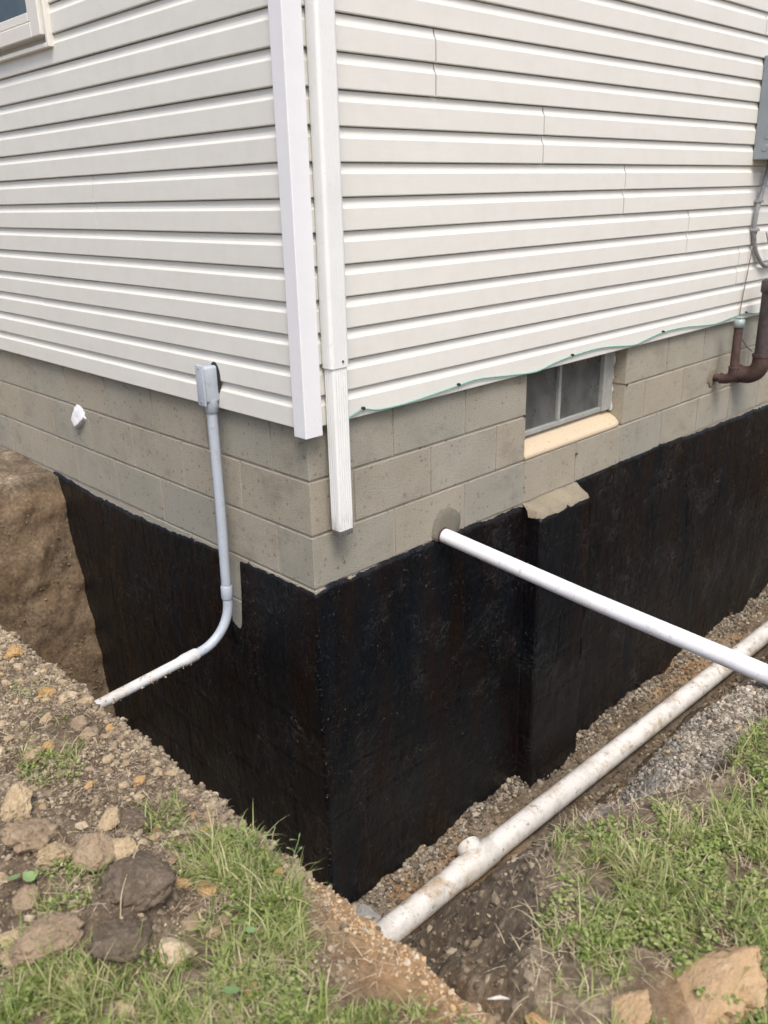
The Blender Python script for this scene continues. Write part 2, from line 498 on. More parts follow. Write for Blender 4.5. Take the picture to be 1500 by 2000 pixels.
def grade(x, y):
    near = np.exp(-((x + 1.0) ** 2 + (y + .4) ** 2) / 2.5)
    z = -.655 + .022 * fb(x * 1.7, y * 1.7, 0, 3, 3) + near * (.026 * fb(x * 9, y * 9, 0, 4, 5) - .022 * np.abs(fb(x * 16, y * 16, 0, 4, 6, .6)) + .012 * fb(x * 48, y * 48, 0, 3, 8)) + .004
    z = z + .032 * np.exp(-(((x + 1.18) / .10) ** 2 + ((y + .82) / .11) ** 2)) + .022 * np.exp(-(((x + 1.33) / .09) ** 2 + ((y + .80) / .07) ** 2)) + .02 * np.exp(-(((x + 1.2) / .08) ** 2 + ((y + .45) / .12) ** 2))
    z = z + (.055 + .03 * fb(x * 8, y * 8, 0, 3, 10)) * sst(1.95, 2.12, y) * sst(3.4, 2.6, y) * (x < .3) * (x > -1.6)
    return z
def height(x, y):
    x = np.asarray(x, float); y = np.asarray(y, float)
    g = grade(x, y)
    fl = FLOOR + .03 * fb(x * 6, y * 6, 0, 5, 21, .6) + .055 * np.exp(-(np.abs(y) / .12) ** 2) * (1 + 1.5 * fb(x * 8, y * 8, 0, 4, 22, .6)) - .02 * np.abs(fb(x * 20, y * 20, 0, 3, 23))
    rx = -.853 + .018 * fb(x * 0 + 1.3, y * 4, 0, 3, 31) + .011 * vn(x * 0, y * 17, 0, 33) + .006 * vn(x * 0, y * 45, 0, 34)
    tl = sst(0, 1, (rx + .075 - x) / .075)
    zl = fl + (g - fl) * tl
    yb = np.interp(x, YB[:, 0], YB[:, 1]) + .02 * fb(x * 9, y * 0, 0, 3, 41)
    toe = -.37 + .05 * fb(x * 2.3, y * 0, 0, 3, 43)
    q = np.clip((y - yb) / (toe - yb), 0, 1)
    gg = np.interp(q, [0, .04, .15, .3, .5, .7, .86, 1], [0, .045, .12, .25, .44, .66, .87, 1.0])
    bumps = np.sin(np.clip(q, 0, 1) * PI) * (.075 * fb(x * 3, y * 3, 0, 4, 45) + .035 * fb(x * 13, y * 13, 0, 4, 47, .6))
    mound = (.085 + .03 * fb(x * 9, y * 9, 0, 3, 48)) * np.exp(-(((x - .42) / .33) ** 2 + ((y + 1.25) / .12) ** 2) ** 1.5)
    mound = mound + .07 * np.exp(-(((x + .12) / .12) ** 2 + ((y + 1.22) / .09) ** 2))
    zr = g + (fl - g) * gg + bumps + mound
    zr = np.where(q >= 1, fl, zr)
    ye = y + .03 * fb(x * 4, y * 0, 0, 3, 51)
    te = np.clip((ye - 1.845) / .235, 0, 1)
    ze = fl + (g - fl) * np.interp(te, [0, .06, .95, 1], [0, .1, .93, 1])
    te2 = np.clip((x - 5.7) / .3, 0, 1)
    ze2 = fl + (g - fl) * te2
    z = np.maximum(np.maximum(zl, np.where(y < 1.5, zr, -9)), np.maximum(np.where(x < .3, ze, -9), ze2))
    z = np.where(x < rx, np.maximum(z, g), z)
    inside = (x > .15) & (x < HX - .15) & (y > .15) & (y < HY - .15)
    return np.where(inside, FLOOR - .1, z)

def axis(segs):
    out = []
    for a, b, st in segs:
        out.append(np.arange(a, b, st))
    out.append([segs[-1][1]])
    return np.concatenate(out)
ax = axis([(-45, -10, 3.5), (-10, -3, .7), (-3, -1.85, .12), (-1.85, -.90, .0075), (-.90, -.76, .0042), (-.76, .2, .0125), (.2, 2.2, .0165), (2.2, 6.1, .03), (6.1, 9, .4), (9, 50, 4)])
ay = axis([(-45, -10, 3.5), (-10, -3, .7), (-3, -2.1, .05), (-2.1, -.30, .0078), (-.30, .10, .012), (.10, 1.80, .014), (1.80, 2.14, .0035), (2.14, 3.2, .03), (3.2, 9, .4), (9, 50, 4)])
X, Y = np.meshgrid(ax, ay, indexing='ij')
Z = height(X, Y)
G0 = grade(X, Y)
steep = sst(.02, .12, G0 - Z) * sst(.0, .10, Z - FLOOR)
nx = fb(X * 7, Y * 7, Z * 7, 4, 61); ny = fb(X * 7, Y * 7, Z * 7, 4, 71)
endz = steep * (Y > 1.7)
crag = np.abs(fb(X * 4.5, Y * 4.5, Z * 3.0, 4, 75))
XX = X + steep * (X < -.7) * .03 * nx
YY = Y + endz * (-.02 + .03 * ny - .05 * crag + .012 * fb(X * 30, Y * 30, Z * 30, 3, 76)) + steep * (Y < -.3) * .02 * ny
infoot = (X > -.02) & (Y > -.02)
XX = np.where(infoot, X, XX)
clay = np.exp(-(((X + .86) / .10) ** 2 + ((Y + 1.27) / .24) ** 2)) * 1.3
clay += .8 * np.exp(-(((X + .52) / .12) ** 2 + ((Y + 1.73) / .08) ** 2))
clay += sst(.1, .35, G0 - Z) * (Y < 0) * sst(-.05, .25, fb(X * 2.4, Y * 2.4, Z * 2.4, 3, 81)) * .9
clay += endz * (.35 + .35 * fb(X * 3, Y * 3, Z * 3, 3, 83))
grav = .9 * np.exp(-(((X - .42) / .38) ** 2 + ((Y + 1.25) / .16) ** 2) ** 2) + .8 * np.exp(-(((X + .12) / .13) ** 2 + ((Y + 1.22) / .10) ** 2))
grav += .45 * sst(-.1, .3, fb(X * 6, Y * 6, Z * 6, 3, 85)) * (Z < FLOOR + .35)
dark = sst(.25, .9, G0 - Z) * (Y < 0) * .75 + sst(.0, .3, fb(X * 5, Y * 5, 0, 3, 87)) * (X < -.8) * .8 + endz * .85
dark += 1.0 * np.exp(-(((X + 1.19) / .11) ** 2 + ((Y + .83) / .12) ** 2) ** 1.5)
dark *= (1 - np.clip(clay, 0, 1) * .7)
clay, grav, dark = [np.clip(a, 0, 1) for a in (clay, grav, dark)]
nxn, nyn = X.shape
idx = np.arange(nxn * nyn).reshape(nxn, nyn)
quads = np.stack([idx[:-1, :-1], idx[1:, :-1], idx[1:, 1:], idx[:-1, 1:]], -1).reshape(-1, 4)
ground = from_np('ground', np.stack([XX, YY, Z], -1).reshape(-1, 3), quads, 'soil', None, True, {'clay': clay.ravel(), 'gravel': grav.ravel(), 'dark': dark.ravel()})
tag(ground, kind='structure')

def rim_dist(x, y):
    return -.853 - x

# ------------------------------------------------------------------ house
house = empty('house', (0, 0, -.65), 'white vinyl sided house corner on a concrete block foundation beside the open trench', 'house')
WX0, WX1 = 1.219, 2.032        # basement window opening
# foundation core (its face is the recessed mortar)
bm = bmesh.new()
D = .0055
T_ = .20
zb = -2.5
add_box(bm, D, WX0 - .006, D, T_, zb, .03)
add_box(bm, WX1 + .006, HX, D, T_, zb, .03)
add_box(bm, WX0 - .006, WX1 + .006, D, T_, zb, -.402)
add_box(bm, D, T_, T_, HY, zb, .03)
add_box(bm, HX - T_, HX, T_, HY, zb, .03)
add_box(bm, T_, HX - T_, HY - T_, HY, zb, .03)
found = from_bm('foundation_wall', bm, 'mortar', house)
B, J = .4064, .0052            # block module, half joint
ZC = [.012, -.193, -.3962, -.5994, -.8026, -1.0058]
block_cache = {}
def block(x0, x1, y0, y1, z0, z1):
    key = (round(x1 - x0, 4), round(y1 - y0, 4), round(z1 - z0, 4))
    if key not in block_cache:
        bm = bmesh.new()
        add_box(bm, 0, x1 - x0, 0, y1 - y0, 0, z1 - z0, bev=.0022, seg=1)
        me = bpy.data.meshes.new('concrete_block')
        bm.to_mesh(me); bm.free()
        me.materials.append(MATS['cmu'])
        block_cache[key] = me
    o = bpy.data.objects.new('concrete_block', block_cache[key])
    COL.objects.link(o)
    o.parent = found
    jit = random.uniform(-.0008, .0008)
    vy, vx = (jit, 0) if (y0 > -.01 and y0 < .01) else (0, jit)
    o.location = Vector((x0 + vx, y0 + vy, z0)) - wloc(found)
    return o
TH = .12
for k in range(5):
    z1, z0 = ZC[k] - J, ZC[k + 1] + J
    odd = k % 2 == 0
    # corner block
    if odd: block(0, B - J, 0, B / 2 - J, z0, z1)
    else: block(0, B / 2 - J, 0, B - J, z0, z1)
    if k < 3:
        xs = [B] if odd else [B / 2]
        while xs[-1] < 6.0: xs.append(round(xs[-1] + B, 4))
        if k < 2:
            xs = [x for x in xs if x < WX0 - .01 or x > WX1 + .01] + [WX0, WX1]
            xs.sort()
        for a, b in zip(xs, xs[1:]):
            if k < 2 and abs(a - WX0) < .01: continue
            e = abs(b - WX0) < .01; s_ = abs(a - WX1) < .01
            block(a + (0 if s_ else J), b - (0 if e else J), 0, .16 if (e or s_) else TH, z0, z1)
    ys = [B / 2] if odd else [B]
    lim = 3.9 if k < 3 else 1.0
    while ys[-1] < lim: ys.append(round(ys[-1] + B, 4))
    for a, b in zip(ys, ys[1:]):
        block(0, TH, a + J, b - J, z0, z1)

# pilaster
bm = bmesh.new()
add_box(bm, 1.240, 1.636, -.084, .02, -2.4, -.655)
pil = from_bm('pilaster', bm, 'mortar', house)
# cement ledge on top of the pilaster
n = 34; m = 14
xs = np.linspace(1.222, 1.648, n); vs = []; 
for i, x in enumerate(xs):
    e = min(x - 1.222, 1.648 - x)
    for j in range(m):
        v = j / (m - 1)
        yy = .004 - v * (.094 + .006 * float(vn(x * 30, 0, 0, 5))) * min(1, max(.1, .35 + e / .03))
        zz = -.598 - .026 * v - .012 * float(fb(x * 14, yy * 14, 0, 3, 9)) - .008 * (v ** 3)
        if v > .99: zz = -.655 - .006 * float(vn(x * 25, 3, 0, 6))
        vs.append((x, yy - (.0 if v < .99 else .003), zz))
qs = [(i * m + j, (i + 1) * m + j, (i + 1) * m + j + 1, i * m + j + 1) for i in range(n - 1) for j in range(m - 1)]
from_np('cement_cap', vs, qs, 'cap', pil, True)

# waterproof coating: one ribbon along left wall, corner, right wall and round the pilaster
path = [((0, 2.14), (0, 0)), ((0, 0), (1.240, 0)), ((1.240, 0), (1.240, -.088)), ((1.240, -.088), (1.636, -.088)), ((1.636, -.088), (1.636, 0)), ((1.636, 0), (6.1, 0))]
P = []; Nn = []; Sg = []
for si, (a, b) in enumerate(path):
    a = np.array(a, float); b = np.array(b, float)
    L_ = np.linalg.norm(b - a)
    k = max(3, int(L_ / .0085)) if si != 5 else int(L_ / .013)
    d = (b - a) / L_
    nrm = np.array((d[1], -d[0]))          # outward side
    for i in range(k + (1 if si == 5 else 0)):
        P.append(a + (b - a) * i / k); Nn.append(nrm); Sg.append(si)
P = np.array(P); Nn = np.array(Nn); Sg = np.array(Sg)
# smooth the normals over corners
Ns = Nn.copy()
for i in range(1, len(P)):
    if Sg[i] != Sg[i - 1]:
        Ns[i] = Nn[i] + Nn[i - 1]
along = np.where(Sg == 0, -P[:, 1], P[:, 0])
def top_of(i):
    x, y = P[i]
    r = .004 * float(vn(along[i] * 40, 0, 0, 91)) + .006 * float(fb(along[i] * 9, 0, 0, 3, 92)) + .003 * float(vn(along[i] * 110, 0, 0, 95))
    if Sg[i] == 0:
        base = np.interp(y, [0, .13, .3, .44, .4605, .4625, .485, .505, .56, .565, .6, .9, 1.36, 1.7, 2.08, 2.6], [-.603, -.606, -.610, -.618, -.622, -.70, -.905, -.935, -.905, -.65, -.606, -.622, -.638, -.632, -.605, -.60])
        if .462 < y < .57: r *= 1.6
        return base + r
    if Sg[i] == 1:
        base = np.interp(x, [0, .03, .1, .2, .4, .63, .66, .73, .80, 1.0, 1.19, 1.24], [-.61, -.606, -.596, -.605, -.598, -.6, -.612, -.612, -.6, -.603, -.607, -.622])
        return base + r
    if Sg[i] in (2, 3): return -.652 + r * 1.5 + (.025 if Sg[i] == 2 else 0) * (1 + y / .088)
    if Sg[i] == 4: return -.67 + r + .07 * (1 + y / .088)
    base = np.interp(x, [1.636, 1.66, 2.0, 2.25, 2.5, 2.8, 3.3, 3.85, 6.1], [-.60, -.592, -.585, -.587, -.581, -.605, -.612, -.618, -.615])
    return base + r
tops = np.array([top_of(i) for i in range(len(P))])
nz = 150
zt = np.linspace(0, 1, nz) ** 1.0
Zc = tops[:, None] + (-2.3 - tops[:, None]) * zt[None, :]
Al = np.repeat(along[:, None], nz, 1)
sgm = np.repeat(Sg[:, None], nz, 1)
off = .0048 + .0030 * fb(Al * 6, sgm, Zc * 4, 3, 101) + .0022 * fb(Al * 22, sgm, Zc * 12, 4, 103, .6)
# block joints telegraph through
for zj in (-.8026, -1.0058, -1.209, -1.412, -1.615, -1.819, -2.02):
    off -= .0030 * np.exp(-((Zc - zj) / .006) ** 2)
cidx = np.floor((-Zc - .5994) / .2032)
ph = np.where(cidx % 2 == 0, 0.0, .5)
ju = (Al / B + ph + 100.0) % 1.0
off -= .0024 * np.exp(-(np.minimum(ju, 1 - ju) * B / .006) ** 2)
edge = np.clip(np.arange(nz) / 2.0, 0, 1)[None, :]
off = np.where(np.arange(nz)[None, :] == 0, -.006, off * (.55 + .45 * edge))
lipn = np.exp(-((np.arange(nz)[None, :] - 2) / 1.5) ** 2) * .0015 * np.clip(.1 + vn(Al * 30, 0, 0, 107), 0, 1)
off = off + np.where(np.arange(nz)[None, :] == 0, 0, lipn)
V = np.stack([P[:, 0:1] + Ns[:, 0:1] * off, P[:, 1:2] + Ns[:, 1:2] * off, Zc], -1).reshape(-1, 3)
ii = np.arange(len(P) * nz).reshape(len(P), nz)
quads = np.stack([ii[:-1, :-1], ii[:-1, 1:], ii[1:, 1:], ii[1:, :-1]], -1).reshape(-1, 4)
from_np('waterproof_coating', V, quads, 'coating', house, True)
# rough scabs of tar along the outside corner
def rocks(name, mat, pts, sizes, tones, parent=None, sub=0, flat=.75, smooth=False):
    bmr = bmesh.new()
    bmesh.ops.create_icosphere(bmr, subdivisions=sub + 1, radius=1)
    bv = np.array([v.co[:] for v in bmr.verts]); bf = np.array([[v.index for v in f.verts] for f in bmr.faces])
    bmr.free()
    n = len(pts); nv = len(bv)
    sc = sizes[:, None, None] * (1 + RNG.uniform(-.35, .35, (n, 1, 3))) * np.array([1, 1, flat])
    jit = 1 + RNG.uniform(-.24, .24, (n, nv, 1))
    a = RNG.uniform(0, 2 * PI, n); b_ = RNG.uniform(-.7, .7, n)
    W = bv[None] * jit * sc
    cb, sb = np.cos(b_)[:, None], np.sin(b_)[:, None]
    W = np.stack([W[..., 0], W[..., 1] * cb - W[..., 2] * sb, W[..., 1] * sb + W[..., 2] * cb], -1)
    ca, sa = np.cos(a)[:, None], np.sin(a)[:, None]
    W = np.stack([W[..., 0] * ca - W[..., 1] * sa, W[..., 0] * sa + W[..., 1] * ca, W[..., 2]], -1)
    W = W + pts[:, None, :]
    Fc = (bf[None] + (np.arange(n) * nv)[:, None, None]).reshape(-1, 3)
    return from_np(name, W.reshape(-1, 3), Fc, mat, parent, smooth, {'tone': np.repeat(tones, nv)})
n = 90
zz = RNG.uniform(-2.05, -.75, n)
pt = np.stack([RNG.normal(-.006, .004, n), RNG.normal(-.006, .004, n), zz], -1)
o = rocks('tar_scabs', 'coating', pt, RNG.uniform(.002, .0055, n), RNG.uniform(0, .3, n), house)
tag(o, kind='stuff')

# mortar patch around the drain pipe
n = 40
vs = [(.680, -.006, -.575)]
rings = [(.35, -.011), (.7, -.010), (.92, -.006), (1.0, .003)]
for (rr, yy) in rings:
    for i in range(n):
        a = 2 * PI * i / n
        r = 1 + .16 * float(vn(math.cos(a) * 2.2, math.sin(a) * 2.2, 0, 12)) + .06 * float(vn(math.cos(a) * 8, math.sin(a) * 8, 0, 13))
        rx = (.10 if math.cos(a) > 0 else .072) * rr * r; rz = (.11 if math.sin(a) > 0 else .045) * rr * r
        vs.append((.695 + rx * math.cos(a) - .0, yy, -.575 + rz * math.sin(a)))
bm = bmesh.new()
bv = [bm.verts.new(v) for v in vs]
for i in range(n):
    bm.faces.new((bv[0], bv[1 + (i + 1) % n], bv[1 + i]))
    for r in range(len(rings) - 1):
        a = 1 + r * n
        bm.faces.new((bv[a + i], bv[a + (i + 1) % n], bv[a + n + (i + 1) % n], bv[a + n + i]))
bmesh.ops.recalc_face_normals(bm, faces=bm.faces)
from_bm('mortar_patch', bm, 'patch', house, True)

# --- basement window
bw = box('basement_window', 'alum', house, WX0 - .003, WX1 + .003, .115, .13, -.40, .03)
FY = .075
bm = bmesh.new()
add_box(bm, WX0 + .001, WX0 + .035, FY - .01, FY + .038, -.318, .03, .002)
add_box(bm, 1.935, WX1 - .014, FY - .012, FY + .038, -.318, .03, .002)
add_box(bm, WX0 + .036, 1.934, FY - .006, FY + .038, -.318, -.297, .002)
from_bm('window_frame', bm, 'alum', bw)
box('mullion', 'alum', bw, 1.567, 1.586, FY - .004, FY + .03, -.297, .03, bev=.002)
box('pane', 'dirty_glass', bw, WX0 + .035, 1.567, FY + .012, FY + .018, -.298, .03)
box('pane', 'dirty_glass', bw, 1.586, 1.936, FY + .012, FY + .018, -.298, .03)
# ragged caulk beside the frame
bm = bmesh.new()
prev = None
for i in range(40):
    z = -.325 + i * .009
    wv = .005 + .0045 * float(vn(i * .55, 2, 0, 55)); dv = .006 + .006 * float(vn(i * .5, 9, 0, 56))
    ring = [bm.verts.new(q) for q in ((2.020, FY + .01, z), (2.019 - wv, FY - dv, z), (2.026, FY - .006 - dv, z), (2.031 + .001, FY - .002, z), (2.031, FY + .01, z))]
    if prev:
        for a in range(5):
            bm.faces.new((prev[a], prev[(a + 1) % 5], ring[(a + 1) % 5], ring[a]))
    prev = ring
bmesh.ops.recalc_face_normals(bm, faces=bm.faces)
from_bm('caulk_bead', bm, 'caulk', bw, True)
# sloping sill, rounded nose, drooping at the right end
vs = []; nn, mm = 40, 12
for i in range(nn):
    x = WX0 + .002 + (WX1 - WX0 - .004) * i / (nn - 1)
    er = max(0, (x - (WX1 - .06)) / .06)
    for j in range(mm):
        v = j / (mm - 1)
        if v < .82:
            y = .112 - (v / .82) * (.108 - .022 * er * er); z = -.322 - (v / .82) * .048
            if v > .7: z -= .006 * ((v - .7) / .12) ** 2
        else:
            u = (v - .82) / .18
            y = .004 - .006 * math.sin(u * PI) + .022 * er * er; z = -.376 - u * .022
        z += .0012 * float(fb(x * 12, y * 12, 0, 3, 66))
        vs.append((x, y, z))
qs = [(i * mm + j, i * mm + j + 1, (i + 1) * mm + j + 1, (i + 1) * mm + j) for i in range(nn - 1) for j in range(mm - 1)]
from_np('window_sill', vs, qs, 'sill', bw, True)

# --- siding
SC = .1026
def prof(double=True):
    """outward offset, z for one panel of two courses, from the bottom up"""
    pr = []
    one = [(.0240, .0), (.0252, .003), (.0246, .067), (.0228, .0700), (.0182, .0762), (.0158, .084), (.0150, .092), (.0146, .0988), (.0055, .1004), (.0045, .1022)]
    for c_ in range(2 if double else 1):
        pr += [(o_, z_ + c_ * SC) for o_, z_ in one]
        if c_ == 0 and double: pr.append((.0080, SC - .0006))
    return pr
def siding(side, a, b, kz, proud=0.0, flare=0.0):
    """panel of two courses whose bottom edge sits at course kz; a..b along the wall"""
    bm = bmesh.new()
    pr = [(o_ + proud, z_ + kz * SC) for o_, z_ in prof()]
    pr = [(.0075, kz * SC + .0)] + pr + [(.0005, (kz + 2) * SC - .001), (.0005, kz * SC)]
    ns = max(2, int((b - a) / .25))
    ringsL = []
    ph_ = random.uniform(0, 100)
    ss_ = [a + (b - a) * i / ns for i in range(ns + 1)]
    if flare: ss_ = sorted(ss_ + [((b - q) if side == 'R' else (a + q)) for q in (.015, .03, .045, .07, .1)])
    for s in ss_:
        fl_ = flare * math.exp(-((s - (b if side == 'R' else a)) / .035) ** 2)
        wob = fl_ + .0009 * float(vn(s * 1.3 + ph_, kz, 0, 77)); wz = .0008 * float(vn(s * .9 + ph_, kz * 3.1, 0, 78))
        ring = []
        for (o_, z_) in pr:
            oo = o_ + (wob if o_ > .004 else 0)
            ring.append(bm.verts.new((s, -oo, z_ + wz) if side == 'R' else (-oo, s, z_ + wz)))
        ringsL.append(ring)
    for A_, B_ in zip(ringsL, ringsL[1:]):
        for j in range(len(pr)):
            j2 = (j + 1) % len(pr)
            bm.faces.new((A_[j], A_[j2], B_[j2], B_[j]))
    bm.faces.new(ringsL[0]); bm.faces.new(ringsL[-1][::-1])
    bmesh.ops.recalc_face_normals(bm, faces=bm.faces)
    return from_bm('siding_panel', bm, 'siding', house)
seamR = {0: 3.70, 2: 3.095, 4: 2.478, 6: 1.853, 8: 1.233, 10: .613, 12: 3.75, 14: 3.1, 16: 2.4, 18: 1.8, 20: 1.2, 22: .6, 24: 3.7}
seamL = {0: 3.3, 2: 1.875, 4: 2.6, 6: 1.235, 8: 3.1, 10: 1.850, 12: 3.2, 14: None, 16: None, 18: None, 20: None, 22: None, 24: 2.5}
for k, sx in seamR.items():
    siding('R', .031, sx, k, .0)
    siding('R', sx + .0075, HX, k, .0006)
for k, sy in seamL.items():
    if sy is None:
        siding('L', .012, 1.405, k, 0); siding('L', 2.41, HY, k, 0)
    else:
        siding('L', .012, sy, k, .001)
        siding('L', sy + .0025, HY, k, 0)
# wall behind the siding
bm = bmesh.new()
add_box(bm, .0, HX, .0, .12, .034, 2.70)
add_box(bm, .0, .12, .1201, HY, .034, 2.70)
add_box(bm, HX - .12, HX + .02, .1201, HY + .02, .034, 2.70)
add_box(bm, .1201, HX - .1201, HY - .12, HY + .02, .034, 2.70)
from_bm('wall_sheathing', bm, 'core', house)
# starter strip in the gap under the siding
bm = bmesh.new()
add_box(bm, .031, HX, -.006, -.0008, .002, .033)
add_box(bm, -.006, -.0008, .012, HY, .002, .033)
from_bm('starter_strip', bm, 'core', house)
# corner post
bm = bmesh.new()
add_box(bm, -.0425, .031, -.050, .012, -.024, 2.68, bev=.003, seg=3)
from_bm('corner_post', bm, 'post', house)
# roof
bm = bmesh.new()
def prism(bm, pts, x0, x1):
    a = [bm.verts.new((x0, y, z)) for y, z in pts]; b = [bm.verts.new((x1, y, z)) for y, z in pts]
    n_ = len(pts)
    for i in range(n_): bm.faces.new((a[i], a[(i + 1) % n_], b[(i + 1) % n_], b[i]))
    bm.faces.new(a[::-1]); bm.faces.new(b)
prism(bm, [(-.22, 2.701), (HY / 2, 4.5), (HY + .22, 2.701), (HY + .22, 2.82), (HY / 2, 4.66), (-.22, 2.82)], -.15, HX + .15)
prism(bm, [(.0, 2.701), (HY, 2.701), (HY / 2, 4.48)], .02, HX - .02)
bmesh.ops.recalc_face_normals(bm, faces=bm.faces)
from_bm('roof', bm, 'roofing', house)

# upper window on the left wall
uw = box('upper_window', 'window_trim', house, -.034, -.0002, 1.44, 2.38, 1.33, 2.42, bev=.002)
bm = bmesh.new()
add_box(bm, -.046, -.001, 1.394, 1.414, 1.288, 2.46, .003)
add_box(bm, -.046, -.001, 2.406, 2.426, 1.288, 2.46, .003)
add_box(bm, -.046, -.001, 1.4145, 2.4055, 1.288, 1.306, .003)
add_box(bm, -.046, -.001, 1.4145, 2.4055, 2.442, 2.46, .003)
from_bm('trim_channel', bm, 'window_trim', uw)
bm = bmesh.new()
add_box(bm, -.060, -.035, 1.418, 1.500, 1.330, 2.44, .004)
add_box(bm, -.060, -.035, 2.320, 2.402, 1.330, 2.44, .004)
add_box(bm, -.060, -.035, 1.5005, 2.3195, 1.330, 1.386, .004)
add_box(bm, -.060, -.035, 1.5005, 2.3195, 2.384, 2.44, .004)
add_box(bm, -.050, -.035, 1.5005, 1.535, 1.392, 2.383, .003)
add_box(bm, -.050, -.035, 2.285, 2.3195, 1.392, 2.383, .003)
add_box(bm, -.050, -.035, 1.5355, 2.2845, 1.392, 1.424, .003)
from_bm('window_frame', bm, 'window_trim', uw)
box('pane', 'glass', uw, -.041, -.037, 1.534, 2.286, 1.423, 2.385)

# ------------------------------------------------------------------ downspout
ds = empty('downspout', (.09, -.055, -.39), 'white metal downspout running down beside the house corner, ribbed at its lower end', 'downspout')
def rect_tube(name, x0, x1, y0, y1, z0, z1, rib, rr, mat, parent, ztaper=0, nzs=2, crush=0.0):
    n_ = 210
    pts = []
    w_, h_ = x1 - x0, y1 - y0
    per = []
    # rounded rectangle
    cs = [(x1 - rr, y1 - rr, 0), (x0 + rr, y1 - rr, PI / 2), (x0 + rr, y0 + rr, PI), (x1 - rr, y0 + rr, 1.5 * PI)]
    raw = []
    for cx, cy, a0 in cs:
        for i in range(7):
            a = a0 + PI / 2 * i / 6
            raw.append((cx + rr * math.cos(a), cy + rr * math.sin(a), math.cos(a), math.sin(a), True))
    L_ = []; tot = 0
    for i in range(len(raw)):
        p0, p1 = raw[i], raw[(i + 1) % len(raw)]
        d_ = math.hypot(p1[0] - p0[0], p1[1] - p0[1]); L_.append((tot, d_)); tot += d_
    for i in range(n_):
        s = tot * i / n_
        for q, (st_, d_) in enumerate(L_):
            if st_ <= s < st_ + d_ + 1e-9:
                u = (s - st_) / max(d_, 1e-9); p0, p1 = raw[q], raw[(q + 1) % len(raw)]
                x, y = p0[0] + (p1[0] - p0[0]) * u, p0[1] + (p1[1] - p0[1]) * u
                nx_, ny_ = p0[2] + (p1[2] - p0[2]) * u, p0[3] + (p1[3] - p0[3]) * u
                ll = math.hypot(nx_, ny_); nx_, ny_ = nx_ / ll, ny_ / ll
                onface = abs(abs(nx_) - 1) < .02 or abs(abs(ny_) - 1) < .02
                g = rib * max(0, math.sin(s / .0098 * 2 * PI)) * (1 if onface else .2)
                pts.append((x - nx_ * g, y - ny_ * g, nx_, ny_)); break
    bm = bmesh.new()
    rings = []
    zs = [z0 + (z1 - z0) * i / nzs for i in range(nzs + 1)]
    for z in zs:
        kk = crush * math.exp(-((z - z0) / .03) ** 2)
        rings.append([bm.verts.new((x - nx_ * kk, y - ny_ * kk, z)) for x, y, nx_, ny_ in pts])
    inner = [bm.verts.new((x - nx_ * .0012, y - ny_ * .0012, z0)) for x, y, nx_, ny_ in pts]
    inner2 = [bm.verts.new((x - nx_ * .0012, y - ny_ * .0012, z1)) for x, y, nx_, ny_ in pts]
    lo_ = [bm.verts.new(v.co) for v in rings[0]]; hi_ = [bm.verts.new(v.co) for v in rings[-1]]
    for A_, B_ in list(zip(rings, rings[1:])) + [(inner, lo_), (hi_, inner2), (inner2, inner)]:
        for j in range(n_):
            f = bm.faces.new((A_[j], A_[(j + 1) % n_], B_[(j + 1) % n_], B_[j])); f.smooth = A_ is not inner and A_ is not hi_
    bmesh.ops.recalc_face_normals(bm, faces=bm.faces)
    return from_bm(name, bm, mat, parent)
rect_tube('upper_pipe', .0545, .1325, -.083, -.027, .196, 2.62, .0004, .012, 'downspout', ds, nzs=8)
rect_tube('lower_pipe', .0605, .1275, -.080, -.030, -.392, .215, .0022, .010, 'downspout', ds, nzs=24, crush=.002)
bm = bmesh.new()
bmesh.ops.create_cone(bm, segments=12, radius1=.0042, radius2=.003, depth=.004, cap_ends=True)
bmesh.ops.rotate(bm, verts=bm.verts, matrix=Matrix.Rotation(PI / 2, 3, 'X'))
bmesh.ops.translate(bm, verts=bm.verts, vec=(.102, -.085, .216))
from_bm('screw', bm, 'rust', ds)
for zz in (1.9,):
    box('strap', 'downspout', ds, .0535, .1335, -.0845, -.026, zz, zz + .025, bev=.001)

# ------------------------------------------------------------------ grey conduit on the left wall
cn = empty('electrical_conduit', (-.055, .48, -.02), 'grey plastic conduit dropping down the left wall then bending out into the trench bank', 'conduit')
CY = .480
pipe('conduit_pipe', 'conduit', cn, [(-.052, CY, .02), (-.052, CY, -.04), (-.055, CY, -.38), (-.062, CY, -.70)], .0195, 24)
el = [(-.062, CY, -.70), (-.063, CY, -.77)]
R0 = .165
for i in range(0, 13):
    a = (PI / 2 - .10) * i / 12
    el.append((-.063 - R0 * (1 - math.cos(a)), CY, -.785 - R0 * math.sin(a)))
ex, ez = el[-1][0], el[-1][2]
el.append((ex - .03, CY, ez - .003))
pipe('elbow', 'conduit', cn, el, .0195, 24)
pipe('coupling', 'conduit', cn, [(-.0615, CY, -.712), (-.062, CY, -.716), (-.063, CY, -.764), (-.063, CY, -.768)], [.0215, .0235, .0235, .0215], 24)
pipe('coupling', 'conduit_muddy', cn, [(ex - .012, CY, ez - .001), (ex - .016, CY, ez - .0015), (ex - .075, CY, ez - .006), (ex - .095, CY, ez - .007)], [.0225, .0245, .0245, .0205], 24)
pipe('buried_pipe', 'conduit_muddy', cn, [(ex - .09, CY, ez - .007), (-.64, CY, -.985), (-1.05, CY, -1.01)], .0205, 24)
